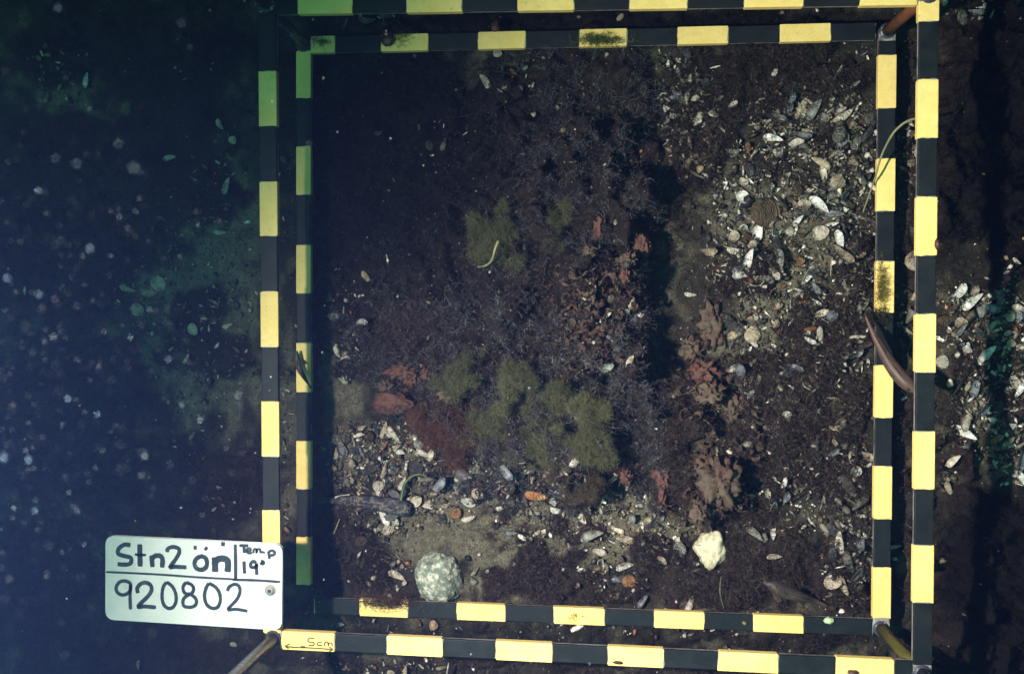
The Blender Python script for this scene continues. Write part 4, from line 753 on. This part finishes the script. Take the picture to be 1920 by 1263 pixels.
# ------------------------------------------------------------------ fish
def fish(spine, zs, rad, flat, m, mf, lab, name='fish', pect=True, dorsal=True, tail=1.0):
    """spine px tail->head, zs heights, rad px half widths"""
    n = 24; P = [px(x, y, z) for (x, y), z in zip(spine, zs)]
    def cat(A, t):
        f = t * (len(A) - 1); i = min(int(f), len(A) - 2); u = f - i
        a, b, c, d = A[max(i - 1, 0)], A[i], A[i + 1], A[min(i + 2, len(A) - 1)]
        return .5 * ((2 * b) + (c - a) * u + (2 * a - 5 * b + 4 * c - d) * u * u + (3 * b - a - 3 * c + d) * u ** 3)
    C = [cat(P, i / n) for i in range(n + 1)]; rr = [cat(rad, i / n) / 1900 for i in range(n + 1)]
    V = []; Fs = []; seg = 14; fr = []
    for i, c in enumerate(C):
        d = (C[min(i + 1, n)] - C[max(i - 1, 0)]).normalized(); s = d.cross(Vector((0, 0, 1))).normalized(); u = s.cross(d); fr.append((c, d, s, u))
        for k in range(seg):
            a = 2 * math.pi * k / seg; V.append(c + s * math.cos(a) * rr[i] + u * math.sin(a) * rr[i] * flat * (1 if math.sin(a) > 0 else .8))
    for i in range(n):
        for k in range(seg): a, b = i * seg + k, i * seg + (k + 1) % seg; Fs.append((a, b, b + seg, a + seg))
    Fs.append(tuple(range(seg))[::-1]); Fs.append(tuple(n * seg + k for k in range(seg)))
    o = link(name, mesh_py(name, V, Fs, True, [m]), label=lab, category='fish')
    def fin(nm, pts):
        k = len(pts); V = [p + Vector((0, 0, .0002)) for p in pts] + [p - Vector((0, 0, .0003)) for p in pts]
        link(nm, mesh_py(nm, V, [tuple(range(k)), tuple(range(k, 2 * k))[::-1]] + [(i, (i + 1) % k, k + (i + 1) % k, k + i) for i in range(k)], mats=[mf]), o)
    c, d, s, u = fr[0]; r0 = max(rr[2], .0016) * tail
    fin('tail_fin', [c + d * .004, c - d * r0 * 3 + s * r0 * 1.5 + u * r0 * .5, c - d * r0 * 4.5 + s * r0 * .5 + u * r0 * .3, c - d * r0 * 4.3 - s * r0 * .5 - u * r0 * .3, c - d * r0 * 2.8 - s * r0 * 1.4 - u * r0 * .5])
    if pect:
        i = int(n * .74); c, d, s, u = fr[i]; r = rr[i]
        for sg in (-1, 1): fin('pectoral_fin', [c + s * sg * r * .8 + d * r * .4, c + s * sg * r * 1.7 - d * r * .4, c + s * sg * r * 1.8 - d * r * 1.1, c + s * sg * r * 1.3 - d * r * 1.5, c + s * sg * r * .8 - d * r * .6])
    if dorsal:
        for i0, i1 in ((6, 13), (14, 18)):
            top = [fr[i][0] + fr[i][3] * rr[i] * flat * .9 for i in range(i0, i1 + 1)]
            e = [fr[i][0] + fr[i][3] * (rr[i] * flat + .0022 * math.sin(math.pi * (i - i0 + .6) / (i1 - i0 + 1))) + fr[i][2] * .0006 for i in range(i0, i1 + 1)]
            k = len(top); VV = top + e; link('dorsal_fin', mesh_py('dorsal_fin', VV, [(j, j + 1, k + j + 1, k + j) for j in range(k - 1)], mats=[mf]), o)
    i = n - 3; c, d, s, u = fr[i]; r = rr[i]
    for sg in (-1, 1):
        e = c + s * sg * r * .62 + u * r * flat * .62
        tube([e - u * r * .25, e, e + u * r * .16, e + u * r * .26], r * .30, 'eye', M_eye, o, 10, r * .12)
    return o
M_eye = mat('fish_eye', (.01, .01, .012), .15, .6)
M_goby = mat('mottled_fish_skin', (.024, .026, .042), .7, .15, var=(.055, .055, .065), scale=180, lo=.48, hi=.60, bump=.0003)
n_ = M_goby.node_tree.nodes; l_ = M_goby.node_tree.links; b_ = n_['Principled BSDF']
t_ = n_.new('ShaderNodeTexNoise'); t_.inputs['Scale'].default_value = 85; t_.inputs['Detail'].default_value = 3; c_ = n_.new('ShaderNodeTexCoord'); l_.new(c_.outputs['Object'], t_.inputs['Vector'])
s_ = n_.new('ShaderNodeMath'); s_.operation = 'SUBTRACT'; s_.inputs[1].default_value = .5; l_.new(t_.outputs[0], s_.inputs[0]); a_ = n_.new('ShaderNodeMath'); a_.operation = 'ABSOLUTE'; l_.new(s_.outputs[0], a_.inputs[0])
q_ = n_.new('ShaderNodeMapRange'); q_.inputs[1].default_value = .008; q_.inputs[2].default_value = .028; q_.inputs[3].default_value = .8; q_.inputs[4].default_value = 0; l_.new(a_.outputs[0], q_.inputs[0])
x_ = n_.new('ShaderNodeMix'); x_.data_type = 'RGBA'; l_.new(b_.inputs['Base Color'].links[0].from_socket, x_.inputs[6]); x_.inputs[7].default_value = (.17, .145, .10, 1); l_.new(q_.outputs[0], x_.inputs[0]); l_.new(x_.outputs[2], b_.inputs['Base Color'])
M_gfin = mat('mottled_fin', (.06, .06, .075), .6, .3, var=(.12, .11, .1), scale=300, transl=.3)
M_red = mat('brown_fish_skin', (.080, .045, .036), .5, .35, var=(.050, .034, .030), scale=150, var3=(.11, .055, .030), s3=60, bump=.0002)
M_rfin = mat('brown_fin', (.09, .055, .04), .6, .3, var=(.05, .03, .025), scale=300, transl=.3)
M_dim = mat('dusky_fish_skin', (.052, .040, .034), .5, .35, var=(.032, .027, .025), scale=90)
gz0 = gz(px(690, 945, GZ))
fish([(618, 938), (650, 938), (690, 941), (730, 947), (758, 953), (770, 956)], [gz0 + .010] * 2 + [gz0 + .014] * 4, [5, 11, 13, 17, 17, 10], .7, M_goby, M_gfin, 'mottled blue grey fish resting on the silt at lower left', tail=.8)
fish([(1623, 592), (1634, 618), (1652, 652), (1674, 688), (1698, 716), (1722, 734)], [.022, .024, .028, .034, .040, .044], [2, 4.5, 8.5, 12.5, 13, 7], .9, M_red, M_rfin, 'slender brown fish crossing the right inner bar, head under the outer bar', pect=False, tail=.5)
g1 = gz(px(1490, 1110, GZ))
fish([(1552, 1136), (1525, 1125), (1500, 1117), (1470, 1108), (1448, 1097), (1430, 1089)], [g1 + .012] * 2 + [g1 + .02] * 4, [3, 6, 10, 14, 11, 4.5], .9, M_dim, M_rfin, 'dusky brown fish over weed above the lower inner bar', tail=.8)
fish([(580, 722), (571, 708), (562, 692), (557, 674), (556, 658)], [.010, .010, .010, .011, .012], [1.5, 4, 6, 6, 2.5], .9, M_dim, M_rfin, 'small dark fish curled across the left inner bar', tail=.6)

# ------------------------------------------------------------------ blades, stalks, strands
def blade(pts, wd, m, lab, name='weed_strand', z=None, dz=.012, cat='seaweed'):
    if z is None: P = [at(x, y, dz) for x, y in pts]
    else: P = [px(x, y, zz) for (x, y), zz in zip(pts, z)]
    C = []
    for i in range(len(P) - 1):
        a, b, c, d = P[max(i - 1, 0)], P[i], P[i + 1], P[min(i + 2, len(P) - 1)]
        for k in range(6):
            u = k / 6; C.append(.5 * ((2 * b) + (c - a) * u + (2 * a - 5 * b + 4 * c - d) * u * u + (3 * b - a - 3 * c + d) * u ** 3))
    C.append(P[-1])
    return tube(C, wd, name, m, None, 6, wd * .6, label=lab, category=cat)
M_green = mat('green_blade', (.05, .075, .03), .5, .4, var=(.10, .11, .05), scale=60)
M_straw = mat('straw_stalk', (.16, .17, .09), .6, .3, var=(.26, .24, .14), scale=60)
M_strand = mat('dark_strand', (.008, .007, .006), .7, .2, var=(.014, .012, .010), scale=60)
blade([(752, 938), (755, 920), (762, 902), (775, 891), (790, 889), (800, 893)], .0019, M_green, 'dark green curved grass blade standing over the mottled fish', 'grass_blade', dz=.015)
blade([(1724, 221), (1700, 228), (1678, 246), (1662, 272), (1650, 300), (1642, 330), (1628, 370), (1618, 398)], .0013, M_straw, 'long straw coloured weed stalk arching over the right inner bar', z=[.06, .05, .04, .03, .02, .01, -.01, -.02])
blade([(838, 221), (880, 216), (920, 206), (960, 190), (998, 172)], .0011, M_strand, 'long dark weed strand lying across the upper bare silt')
blade([(895, 130), (930, 134), (965, 140), (1010, 158)], .0008, M_strand, 'shorter dark weed strand above the long one')
blade([(934, 452), (928, 468), (922, 488), (910, 498), (896, 500)], .0015, M_straw, 'thin straw stalk bent across the upper green clump', dz=.034)
blade([(1470, 945), (1500, 925), (1530, 905), (1560, 895)], .0006, M_strand, 'fine dark twig in the lower right shell bits')
blade([(1860, 726), (1875, 745), (1892, 762)], .0009, M_strand, 'fine dark twig right of the frame')
blade([(1352, 1080), (1350, 1110), (1357, 1140)], .0007, M_green, 'short green thread above the lower inner bar')
blade([(1604, 820), (1606, 840), (1603, 880)], .0012, M_strand, 'short dark weed stem by the lower right shells')
blade([(628, 932), (640, 929), (656, 927)], .0012, OUT['white'], 'thin white shell splinter behind the mottled fish tail', 'shell_splinter', dz=.012, cat='shell')
blade([(626, 1000), (632, 985), (637, 972)], .0010, M_straw, 'short yellow brown stem left of the dark round shell', dz=.004)
blade([(838, 1262), (840, 1250), (841, 1242)], .0012, M_alu, 'thin pale peg standing below the lower outer bar', 'peg', dz=.02, cat='peg')

# tall spiral shell under the right outer bar
def spiral(x0, y0, x1, y1, lab):
    a, b = at(x0, y0, .010), at(x1, y1, .006); V = []; Fs = []; n = 40; seg = 12
    for i in range(n + 1):
        t = i / n; c = a.lerp(b, t); r = .0062 * (1 - t) ** .8 * (1 + .10 * abs(math.sin(t * 20))) + .0004; d = (b - a).normalized(); s = d.cross(Vector((0, 0, 1))).normalized(); u = s.cross(d)
        for k in range(seg): q = 2 * math.pi * k / seg; V.append(c + (s * math.cos(q) + u * math.sin(q)) * r)
    for i in range(n):
        for k in range(seg): p, q = i * seg + k, i * seg + (k + 1) % seg; Fs.append((p, q, q + seg, p + seg))
    Fs.append(tuple(range(seg))[::-1]); Fs.append(tuple(n * seg + k for k in range(seg)))
    link('spiral_shell', mesh_py('spiral_shell', V, Fs, True, [OUT['grey']]), label=lab, category='shell')
spiral(1716, 582, 1699, 606, 'ridged cone shaped snail shell half under the right outer bar')

# weed tufts caught on the bars
def bar_tuft(x, y, rx, ry, z, n, col, lab, ln=.006, wd=.0004):
    X = rng.normal(x, rx * .45, n); Y = rng.normal(y, ry * .45, n); P = pxa(X, Y, z + rng.uniform(.0006, .005, n))
    cols = np.array(col) * rng.uniform(.7, 1.3, (n, 1))
    V, q, t, c = tufts(P, np.tile([0, .0, .25], (n, 1)), rng.uniform(.5, 1.5, n) * ln, cols, 4, 3, wd, 1.0)
    link('weed_tuft', mesh_np('weed_tuft', V, [q, t], c), mat=M_weed, label=lab, category='seaweed')
bar_tuft(1122, 76, 52, 9, ZI, 170, (.10, .12, .03), 'green brown weed tuft growing over a yellow band of the upper inner bar')
bar_tuft(752, 68, 18, 16, ZI, 40, (.06, .065, .025), 'sparse dark tuft on the second yellow band of the upper inner bar', .006, .0003)
bar_tuft(1653, 540, 10, 52, ZI, 130, (.15, .13, .03), 'olive fuzz on a yellow band of the right inner bar')
bar_tuft(728, 1128, 52, 12, ZI, 230, (.08, .045, .03), 'brown weed tuft spilling over the lower inner bar at left')
bar_tuft(1648, 596, 16, 16, ZI, 90, (.03, .028, .02), 'dark fuzz at the edge of a black band beside the brown fish')
bar_tuft(1072, 1155, 18, 7, ZI, 10, (.2, .17, .03), 'faint yellow brown threads on a yellow band of the lower inner bar', .005, .0003)
bar_tuft(605, 78, 14, 8, ZI, 22, (.03, .04, .015), 'sparse dark weed at the upper left inner corner')
def blob_on_bar(x, y, rx, ry, z, m, nm, lab, cat, seed):
    o = lump(nm, x, y, rx, ry, .003, m, lab, cat, seed, .3, 1.6, 3); o.location = px(x, y, z + .0012)
M_brn = mat('brown_sac', (.045, .018, .014), .5, .35, var=(.08, .03, .025), scale=80)
M_pale = mat('pale_barnacle', (.42, .55, .34), .6, .3, var=(.34, .45, .28), scale=80)
blob_on_bar(929, 50, 8, 10, ZI + .008, M_brn, 'brown_leaf', 'dark brown rounded leaf over the top of an upper inner yellow band', 'seaweed', 41)
blob_on_bar(726, 72, 12, 14, ZI + .006, M_brn, 'brown_leaf', 'dark brown rounded leaf left of the second upper inner yellow band', 'seaweed', 42)
blob_on_bar(1554, 1163, 9, 6, ZI, M_pale, 'pale_disc', 'pale green round spat on the last black band of the lower inner bar', 'shell', 43)
blob_on_bar(1396, 1167, 4, 3, ZI, M_straw, 'yellow_fleck', 'tiny yellow fleck on a black band of the lower inner bar', 'fleck', 44)
blob_on_bar(1599, 1260, 9, 4, ZO, M_brn, 'dark_spat', 'dark spot on the last yellow band of the lower outer bar', 'shell', 45)
blob_on_bar(1158, 1241, 8, 2.5, ZO, M_brn, 'dark_spat', 'dark smudge at the foot of a middle yellow band of the lower outer bar', 'shell', 46)
blob_on_bar(1757, 457, 4, 8, ZO, M_brn, 'dark_spat', 'dark spot on the right rim of the right outer bar', 'shell', 47)

# ------------------------------------------------------------------ drifting particles (blurred by the lens when near it)
def snow(name, spots_, lab, cols):
    V = []; Fs = []; C = []; 
    ico = [Vector(v) for v in ((0, 0, 1), (.89, 0, .45), (.28, .85, .45), (-.72, .53, .45), (-.72, -.53, .45), (.28, -.85, .45), (.72, .53, -.45), (-.28, .85, -.45), (-.89, 0, -.45), (-.28, -.85, -.45), (.72, -.53, -.45), (0, 0, -1))]
    tri = [(0, 1, 2), (0, 2, 3), (0, 3, 4), (0, 4, 5), (0, 5, 1), (1, 6, 2), (2, 7, 3), (3, 8, 4), (4, 9, 5), (5, 10, 1), (6, 7, 2), (7, 8, 3), (8, 9, 4), (9, 10, 5), (10, 6, 1), (11, 7, 6), (11, 8, 7), (11, 9, 8), (11, 10, 9), (11, 6, 10)]
    for (x, y, dist, r, c) in spots_:
        p = px(x, y, CAM[2] - dist); b = len(V)
        for v in ico: V.append(p + v * r * random.uniform(.75, 1.2)); C.append(c)
        Fs += [tuple(b + k for k in t) for t in tri]
    me = mesh_np(name, np.array([tuple(v) for v in V]), [np.array(Fs)], np.array(C))
    return link(name, me, mat=M_snow, label=lab, category='floating particles', kind='stuff')
M_snow = mat('marine_snow', vcol=True, rough=.9, spec=.1, transl=.5)
sp0 = [(253, 314, .17, .0007, (.5, .5, .5)), (223, 269, .19, .0006, (.3, .3, .29)), (106, 297, .19, .0005, (.25, .3, .35)), (146, 306, .19, .0005, (.35, .4, .42)), (73, 357, .24, .0005, (.45, .48, .5)), (101, 631, .24, .0006, (.35, .3, .3)), (245, 632, .28, .0004, (.5, .5, .5)),
      (376, 787, .25, .0006, (.4, .38, .38)), (342, 759, .30, .0004, (.35, .4, .4)), (74, 552, .22, .0006, (.35, .4, .45)), (317, 673, .24, .0005, (.35, .35, .4)), (183, 776, .26, .0004, (.5, .6, .7)), (129, 747, .24, .0006, (.3, .33, .38)), (110, 14, .22, .0007, (.3, .3, .4)), (342, 43, .22, .0006, (.2, .2, .25)),
      (447, 741, .24, .0006, (.4, .38, .38)), (273, 855, .25, .0006, (.35, .35, .35)), (66, 957, .24, .0005, (.3, .35, .4)), (8, 857, .2, .0008, (.35, .4, .45)), (55, 861, .22, .0007, (.3, .35, .4)), (171, 465, .22, .0008, (.22, .25, .3)), (15, 521, .22, .0007, (.3, .35, .4)), (508, 706, .7, .0012, (.9, .9, .9))]
sp = [(a, b, c, d * .72, (.45 * e[0], .56 * e[1], .68 * e[2])) for a, b, c, d, e in sp0]
for _ in range(620):
    x = min(580, abs(random.gauss(0, 260))); y = random.triangular(60, 1263, 760)
    d = random.uniform(.14, .32); q = random.uniform(.015, .09); sp.append((x, y, d, random.triangular(.00010, .00042, .00015) * d / .22, (q * .7, q * .85, q * 1.1)))
for _ in range(160):
    d = random.uniform(.45, .85); sp.append((random.uniform(0, 1200), random.uniform(0, 1263), d, random.uniform(.0002, .0005), (.3, .33, .36)))
snow('floating_particles', sp, 'pale drifting particles in the water at left', None)

# ------------------------------------------------------------------ labels for the shells that were not named by hand
LM = [('mottled rock', 822, 1082), ('pale stone', 1334, 1028), ('mottled fish', 690, 945), ('brown fish', 1665, 665), ('dusky fish', 1490, 1112), ('small dark fish', 565, 690), ('big pink lump', 737, 752), ('creased buff lump', 1350, 905),
      ('red lump', 1242, 890), ('biggest green clump', 1108, 815), ('upper green clump', 928, 455), ('open shell pair', 1512, 205), ('large dark mussel', 1374, 608), ('brown cap shell', 1180, 1087), ('white notched shell', 1171, 1058),
      ('large brown clam', 1437, 398), ('dim shell cluster', 275, 555), ('crescent shell', 168, 153), ('slate', 360, 1090), ('snail shell', 1707, 595), ('round brown shell', 1563, 768), ('long strand', 920, 206), ('straw stalk', 1670, 260), ('rust post', 1690, 40), ('olive post', 1680, 1200),
      ('white rimmed mussel', 1818, 565), ('rust clam', 857, 960), ('green blade', 765, 905), ('edge clam', 1890, 592)]
LM[-1] = ('bright clam at right edge', 1890, 592)
seen = {}
LM += [('red brown crust mound', 1316, 700), ('crust strip', 1124, 430), ('ring shaped crust', 1195, 480), ('flat crust sheet', 1335, 610), ('red weed clump', 835, 805)]
def describe(x, y, heads, near=5):
    """the first wording of heads + place that is not yet taken"""
    c = sorted(LM, key=lambda l: (l[1] - x) ** 2 + (l[2] - y) ** 2)
    for head in heads:
        for lm in c[:near]:
            dx, dy = x - lm[1], y - lm[2]
            v = 'above' if dy < 0 else 'below'; h = 'left' if dx < 0 else 'right'
            if abs(dx) > 2.4 * abs(dy): v = ''
            if abs(dy) > 2.4 * abs(dx): h = ''
            pos = ' and '.join(k for k in (v, h) if k)
            d = math.hypot(dx, dy); pos = ('just ' if d < 45 else 'far ' if d > 130 else '') + pos + (' of' if pos.endswith(('left', 'right')) else '')
            lab = head + ', ' + pos + ' the ' + lm[0]
            if lab not in seen and len(lab.split()) <= 16: seen[lab] = 1; return lab
    return lab
def points(ang): return ['right', 'upper right', 'up', 'upper left', 'left', 'lower left', 'down', 'lower right'][int(((ang + 22.5) % 360) // 45)]
for (o, x, y, colr, kind, hollow, L, br, ang) in shells:
    sz = 'small' if L < 22 else 'large' if L > 38 else ''
    a1 = ' '.join(k for k in (sz, 'broken' if br else '', colr, kind, 'shell', 'hollow up' if hollow else '') if k)
    a2 = ' '.join(k for k in (sz, 'broken' if br else '', colr, kind, 'shell pointing', points(ang)) if k)
    a3 = ' '.join(k for k in (sz, colr, kind, 'shell', 'hollow up,' if hollow else 'back up,', 'pointing', points(ang)) if k)
    o['label'] = describe(x, y, (a1, a2, a3)); o['group'] = 'empty shells on the bed'
for (o, x, y, sz, ci, ang) in flakes:
    cn = 'salmon' if ci else 'brown'
    o['label'] = describe(x, y, (sz + ' curled ' + cn + ' crust flake', sz + ' curled ' + cn + ' crust flake opening to the ' + points(ang), 'curled ' + cn + ' flake amid weed opening to the ' + points(ang)), 7)

# ------------------------------------------------------------------ water: one closed box of even haze
hz = 9.6
V = [(sx * hz, sy * hz, z) for z in (-1.1, 1.06) for sx, sy in ((-1, -1), (1, -1), (1, 1), (-1, 1))]
me = mesh_py('haze', V, [(3, 2, 1, 0), (4, 5, 6, 7), (0, 1, 5, 4), (1, 2, 6, 5), (2, 3, 7, 6), (3, 0, 4, 7)])
mh = bpy.data.materials.new('sea_water'); mh.use_nodes = True; n = mh.node_tree.nodes; n.remove(n['Principled BSDF'])
pv = n.new('ShaderNodeVolumePrincipled'); pv.inputs['Color'].default_value = (.17, .30, 1.0, 1); pv.inputs['Density'].default_value = .115; pv.inputs['Anisotropy'].default_value = .75
mh.node_tree.links.new(pv.outputs[0], n['Material Output'].inputs['Volume'])
me.materials.append(mh); link('haze', me, kind='stuff', label='blue green sea water haze around the scene', category='water')
